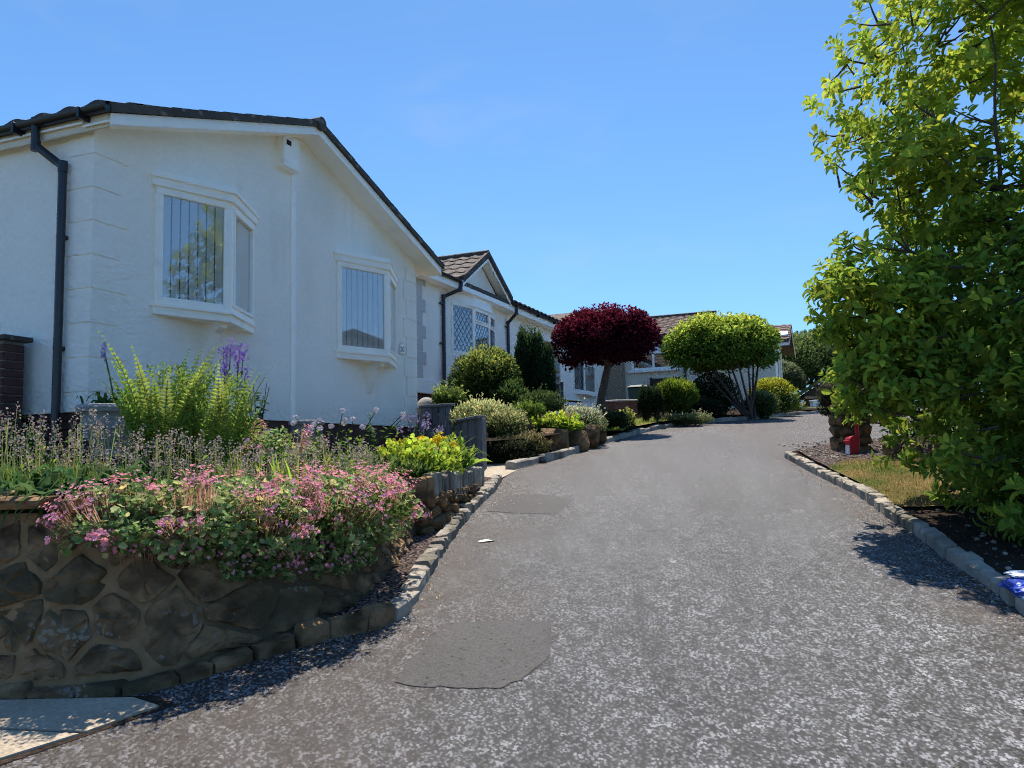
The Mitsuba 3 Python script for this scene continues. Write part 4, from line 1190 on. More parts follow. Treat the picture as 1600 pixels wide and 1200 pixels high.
def in_clumps(c, r, n, clumps, spread, shell=0.75, flat=None, low=-0.35, amp=0.54):
    """points in clumps near the surface of an ellipsoid; returns points and outward directions"""
    c, r = np.asarray(c, float), np.asarray(r, float)
    d = rdir(clumps * 3); d = d[d[:, 2] > low][:clumps]
    k = R.uniform(shell, 1.0, len(d)); cen = d * k[:, None]
    i = R.integers(0, len(d), n)
    q = cen[i] + R.normal(size=(n, 3)) * spread * np.array([1, 1, 0.8])
    q = q * (1 - amp * .48 + amp * meshkit.noise(nrm(q) * 1.6 + c * 3.1, 6))[:, None]
    m = np.linalg.norm(q, axis=1); q = np.where((m > 1.1)[:, None], q / m[:, None] * 1.08, q)
    if flat is not None: q[:, 2] = np.maximum(q[:, 2], flat + R.uniform(0, 0.12, n))
    return c + q * r, nrm(q / r)


def bush(name, label, cat, c, r, n, L, W, col, tip=None, clumps=60, spread=0.22, up=0.3, group=None, shape='diamond', flat=-0.85, core=0.35, m='leaf', stem=True, shell=0.75, low=-0.35, tipz=0.35):
    """a shrub of leaf clumps with a short woody stem"""
    key = thing(name, label, cat, group)
    lv = Leaves()
    P, O = in_clumps(c, r, n, clumps, spread, shell, flat, low)
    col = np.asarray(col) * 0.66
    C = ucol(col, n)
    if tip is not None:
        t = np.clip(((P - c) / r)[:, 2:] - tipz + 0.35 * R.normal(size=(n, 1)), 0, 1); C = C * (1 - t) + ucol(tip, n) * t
    lv.add(P, O + [0, 0, up] + 0.75 * rdir(n), O * 0.6 + [0, 0, .5] + 0.5 * rdir(n), L * R.uniform(.6, 1.25, n), W * R.uniform(.7, 1.2, n), C, shape)
    for _ in range(26):                           # stray shoots that break the outline
        d0 = rdir(1)[0]; d0[2] = abs(d0[2]); p0 = np.asarray(c) + d0 * r * .8; ln_ = R.uniform(.15, .38) * float(np.mean(r)); e0 = nrm(d0 + [0, 0, up + .2])
        lv.ribbons([p0], [e0], ln_ + .1, .005, np.asarray(col) * .8, .15, 3)
        k_ = 8; tt = R.uniform(.2, 1, k_)[:, None]; lv.add(p0 + e0 * (ln_ + .1) * tt, e0 + rdir(k_), rdir(k_), L * R.uniform(.5, 1, k_), W * R.uniform(.6, 1, k_), ucol(col if tip is None else tip, k_), shape)
    nc = int(n * core)
    q = rdir(nc) * (R.uniform(0, 1, (nc, 1)) ** 0.4) * 0.8
    q[:, 2] = np.maximum(q[:, 2], flat)
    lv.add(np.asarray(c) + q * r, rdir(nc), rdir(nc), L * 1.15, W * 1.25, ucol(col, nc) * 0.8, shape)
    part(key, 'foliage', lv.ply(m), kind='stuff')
    if stem:
        z0 = c[2] - r[2] * 0.98
        ts = [tube([(c[0] + R.normal() * .03, c[1] + R.normal() * .03, z0 - 0.12), (c[0] + R.normal() * r[0] * .3, c[1] + R.normal() * r[1] * .3, c[2] - 0.2 * r[2]), (c[0] + R.normal() * r[0] * .5, c[1] + R.normal() * r[1] * .5, c[2] + 0.5 * r[2])], [.035, .02, .006], 6) for _ in range(5)]
        part(key, 'stems', ply(cat_(ts), 'bark'))
    return key


def cat_(ms):
    return trimesh.util.concatenate(ms)


# ---------------------------------------------------------------- the big broad-leaved shrub on the right
mg = thing('magnolia_shrub', 'tall broad-leaved shrub with translucent yellow-green leaves filling the right side', 'shrub')
R = np.random.default_rng(101)
ELL = [((4.75, 6.55, 2.5), (1.95, 1.35, 1.75)), ((4.85, 6.6, 4.4), (1.95, 1.7, 2.1)), ((5.3, 6.95, 6.1), (1.55, 1.5, 1.5)), ((4.3, 5.5, 1.4), (1.25, 1.0, 0.95)), ((5.05, 5.25, 3.0), (1.65, 1.45, 2.0)),
       ((3.2, 6.2, 3.6), (.45, .55, .5)), ((2.98, 6.35, 2.75), (.52, .6, .5)), ((3.15, 6.3, 2.05), (.5, .55, .45))]
tw, to = [], []
for (c, r), n in zip(ELL, (1500, 1750, 1250, 640, 640, 90, 190, 220)):
    d = rdir(n); k = R.uniform(0.25, 1, n) ** 0.45
    q = np.asarray(c) + d * k[:, None] * np.asarray(r) * (0.88 + 0.3 * meshkit.noise(d * 2.6 + np.array(c), 4)[:, None])
    tw.append(q); to.append(nrm(d / np.asarray(r)))
tw, to = np.vstack(tw), np.vstack(to)
keep = (meshkit.fbm(tw * 1.25, 2, 9) > 0.41) & (tw[:, 2] > zr(tw[:, 1]) + 0.12)
tw, to = tw[keep], to[keep]
axis = nrm(to * 0.8 + [0, 0, 0.55] + 0.5 * rdir(len(tw)))
big = Leaves(); near = []
nl = 11
LP, LD, LU, LL, LW, LC = [], [], [], [], [], []
for k in range(nl):
    n = len(tw)
    a = nrm(np.cross(axis, [0.3, 0.2, 0.9])); b = np.cross(axis, a); t = k * 2.4 + R.uniform(-.4, .4, n)
    rad = a * np.cos(t)[:, None] + b * np.sin(t)[:, None]
    D = nrm(rad + axis * R.uniform(0.15, 0.9, (n, 1)) - np.array([0, 0, .12]))
    LP.append(tw + axis * (0.014 * k - 0.09) + rad * 0.006); LD.append(D); LU.append(nrm(axis + 0.35 * rdir(n)))
    LL.append((0.066 + 0.10 * R.uniform(0, 1, n) ** 1.4) * (1 - 0.025 * k)); LW.append(LL[-1] * R.uniform(0.42, 0.56, n))
    hi = np.clip((tw[:, 2:] - 2.6) / 3.0, 0, 1) * 0.55 + 0.5 * (R.uniform(size=(n, 1)) < np.clip(0.62 - 0.42 * (tw[:, :1] - 2.7), 0.06, 0.62) + 0.06 * (tw[:, 2:] - 2)) + 0.015 * k  # new growth up high; sunlit lane side also put into the leaf colour
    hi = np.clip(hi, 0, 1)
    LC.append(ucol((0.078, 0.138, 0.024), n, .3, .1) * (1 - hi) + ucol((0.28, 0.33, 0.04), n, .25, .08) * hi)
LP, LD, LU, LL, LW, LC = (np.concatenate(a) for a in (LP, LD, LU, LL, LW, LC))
q = LP - EYE; dist = np.linalg.norm(q, axis=1)
inside = (q[:, 0] / q[:, 1] < 0.62) & (q[:, 2] / q[:, 1] < 0.55) & (q[:, 2] / q[:, 1] > -0.3)
score = np.where(inside, LL / dist, 0) * (0.4 + 0.6 * np.abs((LU * q).sum(1) / dist))
pick = np.argsort(-score)[:300]
rest = np.ones(len(LP), bool); rest[pick] = False
half = R.uniform(size=len(LP)) < .5
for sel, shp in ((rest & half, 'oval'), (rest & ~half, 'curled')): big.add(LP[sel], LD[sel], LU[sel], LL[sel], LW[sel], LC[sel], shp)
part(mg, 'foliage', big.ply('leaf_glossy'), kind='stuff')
protos = []
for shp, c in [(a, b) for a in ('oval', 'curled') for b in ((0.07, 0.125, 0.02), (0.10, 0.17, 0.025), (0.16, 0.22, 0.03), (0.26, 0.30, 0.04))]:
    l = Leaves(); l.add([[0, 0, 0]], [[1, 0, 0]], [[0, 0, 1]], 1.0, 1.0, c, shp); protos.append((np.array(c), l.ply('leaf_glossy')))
for i in pick:
    D = LD[i]; S = nrm(np.cross(D, LU[i])); U = np.cross(S, D)
    M = np.eye(4); M[:3, 0] = D * LL[i]; M[:3, 1] = -S * LW[i]; M[:3, 2] = U * LL[i]; M[:3, 3] = LP[i]
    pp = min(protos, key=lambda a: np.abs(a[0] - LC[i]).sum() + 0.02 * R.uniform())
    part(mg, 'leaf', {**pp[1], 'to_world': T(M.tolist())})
stems = []
roots = []
for k in range(18):
    b0 = np.array([4.75 + R.normal() * .22, 6.5 + R.normal() * .2, 0.85]); (c, r) = ELL[R.integers(0, 5)]
    e = np.asarray(c) + rdir(1)[0] * np.asarray(r) * 0.75; e[2] = abs(e[2] - 2.5) + 2.6 + (0.0 if k % 3 == 0 else 0)
    m1 = b0 + (e - b0) * 0.4 + np.array([R.normal() * .25, R.normal() * .25, 0.35])
    pth = smooth_path(np.array([b0, m1, e]), 0.25); stems.append(tube(pth + 0.05 * (np.array([meshkit.noise(pth * 2.2, q_) for q_ in (1, 2, 3)]).T - .5) * 2, np.linspace(.045, .006, len(pth)), 7)); roots.append(pth)
allp = np.vstack(roots)
for p in tw[::3]:
    j = np.argmin(np.linalg.norm(allp - p, axis=1) + 0.5 * np.maximum(0, allp[:, 2] - p[2] + 0.1)); s0 = allp[j]
    if np.linalg.norm(p - s0) > 0.42: s0 = p - nrm(p - s0 + 0.25 * R.normal(size=3)) * 0.26
    mid = s0 + (p - s0) * 0.55 + np.array([0, 0, 0.12 * np.linalg.norm(p - s0)]) * -0.5
    stems.append(tube(np.array([s0, mid, p]), [.012, .008, .004], 4, cap=False))
part(mg, 'branches', ply(cat_(stems), 'bark'))

# ---------------------------------------------------------------- the two small trees
def tree(name, label, base, fork, crown, r, n, L, col, tip, seed, limbs=9, trunk_r=.09, multi=False, shape='diamond', under=-0.45):
    global R
    R = np.random.default_rng(seed)
    key = thing(name, label, 'tree')
    ts = []
    base, fork, crown, r = (np.array(a, float) for a in (base, fork, crown, r))
    if not multi:
        mid = (base + fork) / 2 + [-.03, 0, 0]
        pth = smooth_path(np.array([base - [0, 0, .15], base + [0.01, 0, .12], mid, fork]), 0.08)
        rad = np.interp(np.linspace(0, 1, len(pth)), [0, .1, .3, 1], [1.7, 1.25, 1.0, .72]) * trunk_r
        tr_ = tube(pth, rad, 14); v = tr_.vertices; v = v + nrm(v - [*fork[:2], 0] * 1) * 0 + (meshkit.noise(v * 14, 3)[:, None] - .5) * 0.03
        part(key, 'trunk', ply(tm(v, tr_.faces), 'bark', smooth=60))
    for k in range(limbs):
        a = k * 2.4 + R.uniform(-.4, .4)
        e = crown + np.array([math.cos(a) * r[0] * R.uniform(.35, .85), math.sin(a) * r[1] * R.uniform(.35, .85), r[2] * R.uniform(-.1, .45)])
        s0 = fork if not multi else base + np.array([R.normal() * .08, R.normal() * .08, -.1])
        m1 = s0 + (e - s0) * 0.5 + np.array([R.normal() * .08, R.normal() * .08, -0.12 * r[2]])
        pth = smooth_path(np.array([s0, m1, e]), 0.12)
        ts.append(tube(pth, np.linspace(trunk_r * (.6 if not multi else .42), .012, len(pth)), 8))
        for _ in range(4):
            i = R.integers(len(pth) // 2, len(pth)); e2 = pth[i] + rdir(1)[0] * r * .35 + [0, 0, .12]
            ts.append(tube(np.array([pth[i], (pth[i] + e2) / 2 + [0, 0, -.03], e2]), [.016, .01, .004], 5))
    part(key, 'limbs' if not multi else 'trunk', ply(cat_(ts), 'bark', smooth=50))
    lv = Leaves()
    P, O = in_clumps(crown, r, n, 170 if not multi else 300, 0.11, 0.62, None, under, .26)
    q = (P - crown) / r; P[:, 2] = np.where(q[:, 2] < under, crown[2] + r[2] * (under + R.uniform(-.14, .12, n)), P[:, 2])
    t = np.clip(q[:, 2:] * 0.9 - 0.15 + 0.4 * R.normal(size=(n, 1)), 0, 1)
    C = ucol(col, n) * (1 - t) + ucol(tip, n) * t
    lv.add(P, O * .6 + [0, 0, -.1] + 0.9 * rdir(n), O * .5 + [0, 0, .7] + .5 * rdir(n), L * R.uniform(.6, 1.3, n), L * .62 * R.uniform(.7, 1.2, n), C, shape)
    for _ in range(46):                           # stray shoots
        d0 = rdir(1)[0]; d0[2] = abs(d0[2]) * .9 + .05; p0 = crown + d0 * r * .9; e0 = p0 + nrm(d0 * r + [0, 0, .3]) * R.uniform(.08, .26)
        lv.ribbons([p0], [e0 - p0], np.linalg.norm(e0 - p0), .006, col, .2, 3)
        k_ = 9; tt = R.uniform(.1, 1, k_)[:, None]; lv.add(p0 + (e0 - p0) * tt, rdir(k_), rdir(k_), L * R.uniform(.5, 1, k_), L * .5, ucol(tip, k_), shape)
    ni = n // 3; q = rdir(ni) * R.uniform(0, .75, (ni, 1)); q[:, 2] = np.maximum(q[:, 2], under)
    lv.add(crown + q * r, rdir(ni), rdir(ni), L * 1.2, L * .8, ucol(col, ni), shape)
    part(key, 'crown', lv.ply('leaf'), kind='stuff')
    return key


tree('maple_tree', 'small umbrella-shaped tree with dark red leaves leaning beside the lane', (1.86, 17.0, 2.1), (2.10, 17.0, 3.42), (2.07, 17.0, 3.92), (1.08, 1.0, .74), 16500, .085, (0.026, 0.005, 0.010), (0.10, 0.012, 0.024), 202, under=-0.62, trunk_r=.10)
tree('acer_tree', 'dome-shaped green tree with yellow-lit top and several stems in front of the cream bungalow', (6.85, 22.6, 2.35), (6.75, 22.7, 3.5), (6.15, 22.9, 4.48), (1.56, 1.35, .96), 24000, .12, (0.06, 0.11, 0.018), (0.36, 0.40, 0.06), 217, limbs=10, trunk_r=.12, multi=True, under=-0.55)  # sunlit yellow of the crown top is put into the tip leaf colour

# ================================================================ the front flower bed
R = np.random.default_rng(303)
GREEN, LIME, DARK, BLUEG = (0.07, 0.125, 0.025), (0.20, 0.27, 0.035), (0.03, 0.06, 0.018), (0.07, 0.11, 0.06)
PINK, PALEPINK, LILAC = (0.74, 0.33, 0.42), (0.76, 0.50, 0.50), (0.20, 0.17, 0.15)


def bz(x, y):
    return float(bed_z(np.array(x), np.array(y)))


def geranium(c, r, n, nf, label, group=None, drape=None, fcol=PINK):
    n = int(n * 1.9)
    key = thing('geranium', label, 'flowering plant', group)
    lv, fl = Leaves(), Leaves()
    c, r = np.array(c), np.array(r)
    if drape: p, nn, q = atL(np.mean(drape[0])); c[:2] += nn * 0.02; c[2] -= 0.05; r = r * [1.15, 1.15, 1.45]
    P, O = in_clumps(c, r, n, 40, .28, .7, -.7, -.5)
    if drape:                                    # leaves hanging down over the wall's face
        nd = int(n * 0.8); p, nn, q = atL(R.uniform(*drape[0], nd))
        h = R.uniform(0, 1, nd) ** 1.3; zz = 1.24 - drape[1] * h
        Q = np.column_stack([p + nn * (R.uniform(0.03, 0.16, nd) * (1 - .5 * h) - BAT * (zz - zr(p[:, 1])) )[:, None], zz])
        P = np.vstack([P, Q]); O = np.vstack([O, np.column_stack([nn, np.full(nd, .25)])])
    k = meshkit.noise(P * 7.5, 21) > 0.40; P, O = P[k], O[k]
    n = len(P)
    t = (R.uniform(size=(n, 1)) < 0.3)
    C = np.where(t, ucol((0.27, 0.30, 0.13), n), ucol((0.11, 0.165, 0.06), n))
    lv.add(P, O * .7 + .8 * rdir(n), O * .5 + [0, 0, .8] + .45 * rdir(n), R.uniform(.017, .040, n), R.uniform(.018, .042, n), C, 'lobed')
    nf = int(nf * 2.2); F, FO = in_clumps(c, r * 1.22, nf, max(9, nf // 14), .07, .97, -.4, -.15); F = F + FO * R.uniform(-.01, .05, (nf, 1)) if len(F) == nf else F
    if drape:
        k = nf // 6; p, nn, q = atL(R.uniform(*drape[0], k))
        zz = 1.22 - drape[1] * R.uniform(0, .8, k); F = np.vstack([F, np.column_stack([p + nn * (R.uniform(.08, .19, k) - BAT * (zz - zr(p[:, 1])))[:, None], zz])]); FO = np.vstack([FO, np.column_stack([nn, np.full(k, .3)])])
    k = meshkit.noise(F * 6.0, 33) > 0.42; F, FO = F[k], FO[k]
    m = len(F)
    fl.flowers(F, FO + .5 * rdir(m) + [0, 0, .3], R.uniform(.007, .015, m), ucol(fcol, m, .3, .14))
    lv.ribbons(F - FO * .10 - [0, 0, .05], FO * .8 + [0, 0, .5] + .2 * rdir(m), R.uniform(.08, .13, m), .0028, ucol((.28, .17, .12), m), .1, 3, False)
    part(key, 'leaves', lv.ply('leaf'), kind='stuff')
    part(key, 'flowers', fl.ply('petal'), kind='stuff')
    return key


GG = 'pink geraniums spilling over the front wall'
geranium((-1.93, 3.92, 1.28), (.24, .19, .13), 700, 441, 'leftmost pink geranium spilling over the fieldstone wall, beside the bare cap stones', GG, ((1.45, 1.85), .13))
geranium((-1.66, 4.02, 1.27), (.25, .2, .14), 800, 273, 'second pink geranium from the left along the top of the fieldstone wall', GG, ((1.75, 2.15), .20))
geranium((-1.40, 4.22, 1.25), (.26, .22, .15), 900, 315, 'third pink geranium from the left spilling over the fieldstone wall', GG, ((2.05, 2.50), .32))
geranium((-1.16, 4.50, 1.23), (.26, .24, .16), 950, 357, 'fourth pink geranium from the left, hanging low over the fieldstone wall', GG, ((2.4, 2.85), .36))
geranium((-0.98, 4.85, 1.22), (.24, .25, .17), 900, 399, 'fifth pink geranium from the left, on the curve of the fieldstone wall', GG, ((2.75, 3.25), .36))
geranium((-0.92, 5.25, 1.22), (.22, .25, .17), 800, 357, 'rightmost pink geranium of the spilling row, by the higher planter wall', GG, ((3.15, 3.6), .28))
geranium((-1.5, 4.55, 1.30), (.3, .24, .12), 700, 120, 'low pink geranium in the middle of the front bed, behind the spilling ones')
geranium((-1.83, 6.15, 1.62), (.30, .26, .16), 1000, 260, 'mound of pink geranium in front of the bungalow wall, left of the white pincushion flowers')
geranium((-0.95, 7.35, 1.50), (.26, .3, .13), 600, 190, 'pale pink geranium patch below the gate, on the higher planter', None, None, PALEPINK)


def seedheads(area, n, h, label, group=None, hw=.021, leaf=True, col=LILAC, beads=20):
    """tufts with upright stems that carry beaded, greyish lilac heads"""
    key = thing('grape_hyacinth', label, 'flowering plant', group)
    (x0, x1), (y0, y1) = area
    x, y = R.uniform(x0, x1, n), R.uniform(y0, y1, n)
    B = np.column_stack([x, y, bed_z(x, y)])
    st, hd = Leaves(), Leaves()
    hh = h * np.where(R.uniform(size=n) < .2, R.uniform(.45, .7, n), R.uniform(.65, 1.15, n)) * (.8 + .45 * meshkit.noise(B * 5, 8))
    tilt = np.column_stack([R.normal(0, .10, n), R.normal(0, .10, n), np.ones(n)])
    pts = st.ribbons(B, tilt, hh, .005, ucol((.17, .20, .06), n), .08, 4, False)
    top = pts[:, -1]; ax = nrm(pts[:, -1] - pts[:, -2])
    for k in range(beads):
        t = k / beads; rad = hw * (1.15 - .75 * t) * R.uniform(.6, 1.25, n); a = R.uniform(0, 6.28, n)
        P = top + ax * (t * .095 * h / .35 - .055)[..., None] if np.ndim(t) else top + ax * (t * .095 * h / .35 - .055)
        P = P + np.column_stack([np.cos(a) * rad, np.sin(a) * rad, R.normal(0, .004, n)])
        s_ = R.uniform(.010, .018, n)
        hd.add(P, rdir(n), rdir(n), s_, s_ * .9, ucol(col, n, .35, .1), 'kite')
    if leaf:
        m = n * 2; x, y = R.uniform(x0, x1, m), R.uniform(y0, y1, m)
        st.ribbons(np.column_stack([x, y, bed_z(x, y)]), np.column_stack([R.normal(0, .5, m), R.normal(0, .5, m), np.ones(m)]), R.uniform(.18, .36, m), R.uniform(.008, .016, m), ucol(GREEN, m, .4, .15), .9)
    part(key, 'stems', st.ply('leaf'), kind='stuff')
    part(key, 'flower_heads', hd.ply('petal'), kind='stuff')
    return key


seedheads(((-3.0, -2.62), (4.3, 4.9)), 62, .42, 'tall tuft of grape hyacinth seedheads at the far left of the bed')
seedheads(((-2.6, -2.3), (4.35, 4.9)), 50, .44, 'tuft of grape hyacinth seedheads in front of the grey urn')
seedheads(((-2.3, -1.95), (4.4, 5.0)), 60, .36, 'grape hyacinth seedheads below the left side of the big fern')
seedheads(((-1.95, -1.55), (4.6, 5.1)), 76, .34, 'dense band of grey grape hyacinth seedheads below the right side of the big fern')
seedheads(((-1.6, -1.28), (4.75, 5.4)), 72, .36, 'grape hyacinth seedheads around the lime iris leaves')
seedheads(((-1.32, -0.95), (5.0, 5.9)), 72, .36, 'grape hyacinth seedheads around the small fern')


def tuft(name, label, cat, x, y, n, L, W, col, droop, spread, rad=.06, z=None, shape_m='leaf', var=.3, group=None):
    key = thing(name, label, cat, group)
    lv = Leaves(); a = R.uniform(0, 6.28, n); s = R.uniform(.1, 1, n) * spread
    z = bz(x, y) if z is None else z
    P = np.column_stack([x + rad * R.normal(size=n), y + rad * R.normal(size=n), np.full(n, z - .02)])
    lv.ribbons(P, np.column_stack([np.cos(a) * s, np.sin(a) * s, np.ones(n)]), L * R.uniform(.6, 1.1, n), W * R.uniform(.7, 1.2, n), ucol(col, n, var), droop)
    part(key, 'leaves', lv.ply(shape_m), kind='stuff')
    return key


SG = 'strap-leaved bulbs arching over the left end of the wall'
for x, y, n, w_ in ((-2.62, 4.02, 60, 'leftmost'), (-2.42, 3.98, 70, 'second from the left'), (-2.2, 3.97, 70, 'third from the left'), (-2.08, 4.05, 60, 'nearest the pink geraniums')):
    tuft('strap_leaved_bulb', f'clump of glossy strap leaves over the left wall top, {w_}', 'plant', x, y + .16, n + 30, .40, .034, (.045, .085, .03), 1.5, 1.25, .06, 1.29, 'leaf_glossy', .3, SG)
tuft('iris', 'tuft of upright lime-green iris leaves in the middle of the front bed', 'plant', -1.38, 4.9, 46, .40, .02, LIME, .35, .38, .07)
tuft('iris', 'thin tuft of yellow-green upright leaves below the little fern by the seedheads', 'plant', -1.72, 4.95, 22, .42, .012, LIME, .2, .2, .05)
tuft('iris', 'upright bright green iris leaves among the seedheads, right of the lime tuft', 'plant', -1.12, 5.3, 40, .38, .016, (.13, .20, .035), .3, .3, .08)
tuft('iris', 'upright green leaves between the pink geraniums and the seedheads, left of centre', 'plant', -1.75, 4.45, 36, .30, .016, (.12, .19, .035), .5, .5, .10)
tuft('iris', 'short yellow-green leaf tuft behind the leftmost geranium', 'plant', -2.02, 4.35, 40, .30, .018, (.16, .22, .04), .6, .6, .10)
tuft('day_lily', 'fountain of bright strap leaves near the gate on the higher planter', 'plant', -0.66, 8.2, 90, .55, .026, (.11, .18, .03), 1.1, .8, .08)
tuft('day_lily', 'second tuft of green strap leaves at the edge of the higher planter', 'plant', -0.78, 7.0, 60, .40, .02, (.09, .16, .03), 1.2, .9, .07)


def fern(label, x, y, n, h, col=(.17, .25, .04), spread=.42, z=None, curl=.25):
    """shuttlecock fern: fronds with paired leaflets that shorten to the tip"""
    key = thing('fern', label, 'fern'); lv = Leaves(); z = bz(x, y) if z is None else z
    for k in range(n):
        a = k * 2.4 + R.uniform(-.3, .3); L = h * R.uniform(.72, 1.12); s = spread * R.uniform(.2, 1.0)
        d = nrm(np.array([math.cos(a) * s, math.sin(a) * s, 1.0])); p = np.array([x + math.cos(a) * .05, y + math.sin(a) * .05, z]); pts = [p]; ds = [d]
        m = 34
        for i in range(m):
            pts.append(pts[-1] + d * L / m); d = nrm(d + np.array([math.cos(a), math.sin(a), -.35]) * (curl * 1.6 * (i / m) ** 3 / 6 + .012)); ds.append(d)
        pts, ds = np.array(pts), np.array(ds)
        lv.ribbons(pts[:1], ds[:1], .02, .008, col, 0, 1)
        sd = nrm(np.cross(ds, np.array([math.cos(a), math.sin(a), .1]))); up = nrm(np.cross(sd, ds))
        t = np.linspace(0, 1, len(pts)); ln = .125 * h * np.sin(np.clip(t * 1.02 + .06, 0, 1) * np.pi) ** .7 * (1.1 - .75 * t) * R.uniform(.85, 1.15) + .008
        c0 = ucol(col, 1, .25)[0]
        for sg in (1, -1):
            D = sd * sg + ds * .42 + up * R.normal(.1, .12, (len(pts), 1))
            lv.add(pts, D, up + .2 * rdir(len(pts)), ln, .026 * h + 0 * t, c0 * R.uniform(.85, 1.15, (len(pts), 1)), 'diamond')
        st = tube(pts[::6], np.linspace(.006, .0015, len(pts[::6])), 4, False); lv.raw(st.vertices, st.faces, (.20, .20, .06))
    part(key, 'fronds', lv.ply('leaf'), kind='stuff')
    return key


for dx, dy, n, h, lb in ((-.16, 0, 30, 1.04, 'tall upright shuttlecock fern, left half of the big clump before the bungalow'), (.16, .12, 28, .92, 'tall upright shuttlecock fern, right half of the big clump before the bungalow')):
    fk = fern(lb, -2.2 + dx, 5.3 + dy, n, h, (.15, .205, .04), .19, None, .10)
    lv = Leaves(); P, O = in_clumps((-2.2 + dx, 5.3 + dy, 1.78), (.24, .22, .38), 1500, 50, .2, .7, -.9, -.6)
    lv.add(P, O * .5 + .8 * rdir(len(P)) + [0, 0, .3], rdir(len(P)), R.uniform(.03, .06, len(P)), .014, ucol((.13, .185, .035), len(P)), 'diamond'); part(fk, 'young_fronds', lv.ply('leaf'), kind='stuff')
fern('small dark green fern in the bed below the second bay window', -1.08, 5.75, 9, .46, (.08, .14, .03), .5)
fern('young fern with curled tips just right of the big fern clump', -1.78, 5.0, 5, .52, (.16, .23, .04), .18, None, .7)

# purple dame's rocket, allium heads, dark leafy stems
def stems_with_flowers(name, label, cat, x, y, n, h, spread, col, head, nfl, fr, leafcol=DARK, leafL=.07, zb=None, globe=False):
    key = thing(name, label, cat); st, fl = Leaves(), Leaves(); zb = bz(x, y) if zb is None else zb
    for k in range(n):
        b = np.array([x + R.normal() * spread * .3, y + R.normal() * spread * .3, zb]); e = b + [R.normal() * spread, R.normal() * spread * .7, h * R.uniform(.75, 1.08)]
        pth = np.array([b, b + (e - b) * .5 + [0, 0, .02], e]); t_ = tube(pth, [.006, .005, .003], 5, False); st.raw(t_.vertices, t_.faces, (.09, .12, .05))
        m = 14; t = R.uniform(.08, .85, m); P = b + (e - b) * t[:, None]
        st.add(P, rdir(m) * [1, 1, .35] + [0, 0, .15], np.array([0, 0, 1.0]) + .3 * rdir(m), leafL * R.uniform(.6, 1.2, m), leafL * .3, ucol(leafcol, m), 'diamond')
        if nfl:
            q = rdir(nfl) * R.uniform(.5, 1, (nfl, 1)) if not globe else rdir(nfl)
            F = e + q * np.asarray(head); fl.flowers(F, q + .2 * rdir(nfl), R.uniform(.7, 1.2, nfl) * fr, ucol(col, nfl, .3, .1), 4)
    part(key, 'stems', st.ply('leaf'), kind='stuff')
    if nfl: part(key, 'flower_heads', fl.ply('petal'), kind='stuff')
    return key


stems_with_flowers('dames_rocket', 'tall purple-flowered plant behind the big fern, under the first bay window', 'flowering plant', -2.26, 6.25, 9, 1.02, .10, (.13, .07, .27), (.05, .05, .10), 34, .013)
stems_with_flowers('dames_rocket', 'lower lilac-flowered stem right of the purple plant', 'flowering plant', -2.02, 6.2, 4, .42, .07, (.42, .27, .62), (.035, .035, .05), 26, .012)
stems_with_flowers('pincushion_flower', 'group of pale grey-white pincushion heads on thin stems, right of the pink geranium mound', 'flowering plant', -1.42, 6.45, 15, .52, .20, (.52, .50, .58), (.022, .022, .018), 60, .008, GREEN, .06, None, True)
stems_with_flowers('leafy_plant', 'dark leafy stems against the white wall between the two bay windows', 'plant', -2.42, 7.45, 9, .62, .14, (.1, .1, .1), (.02, .02, .02), 0, .01, (.03, .055, .025), .10, 1.62)
stems_with_flowers('columbine', 'dusky lilac columbine beside the corner of the near bungalow', 'flowering plant', -1.05, 8.75, 12, .52, .13, (.17, .15, .24), (.04, .04, .05), 14, .018, BLUEG, .05)
stems_with_flowers('globe_thistle', 'upright green stem with small buds under the second bay window', 'plant', -1.22, 6.9, 5, .50, .06, (.12, .17, .09), (.02, .02, .05), 30, .008, GREEN, .05)
stems_with_flowers('yellow_lily', 'yellow flowers in the higher planter before the gate', 'flowering plant', -0.87, 7.9, 12, .36, .11, (.72, .55, .03), (.045, .045, .03), 12, .022, (.16, .2, .04), .06)
bush('lady_mantle', 'mound of bright lime leaves at the left end of the higher planter', 'plant', (-0.92, 6.85, 1.43), (.22, .26, .15), 900, .06, .06, (.17, .24, .03), (.30, .36, .04), 26, .25, .6, None, 'lobed', stem=False)
bush('lady_mantle', 'low lime-green leaves along the edge of the higher planter wall', 'plant', (-0.68, 7.45, 1.36), (.16, .4, .13), 700, .055, .055, (.14, .21, .03), (.26, .32, .04), 26, .25, .6, None, 'lobed', stem=False)
bush('leafy_plant', 'leafy green mound behind the edging stones of the higher planter', 'plant', (-0.72, 8.3, 1.42), (.26, .45, .18), 1100, .06, .035, (.08, .14, .025), (.2, .26, .04), 30, .25, .6, stem=False)
bush('ground_cover', 'mixed low leaves between the flowers of the front bed', 'plant', (-1.6, 4.9, 1.22), (.9, .75, .13), 2600, .05, .03, (.07, .125, .03), (.16, .22, .04), 90, .2, .8, stem=False)
bush('ground_cover', 'low leaves under the wall of the near bungalow', 'plant', (-1.55, 6.5, 1.40), (.8, .65, .14), 2200, .05, .03, (.06, .11, .03), (.15, .2, .04), 80, .2, .8, stem=False)
bush('ground_cover', 'low dark leaves around the base of the grey urn', 'plant', (-2.9, 5.1, 1.35), (.65, .75, .16), 2200, .05, .025, (.055, .10, .03), (.13, .18, .04), 80, .2, .8, stem=False)
hs = thing('hosta', 'pale green hosta leaves at the far tip of the higher planter', 'plant'); lv = Leaves()
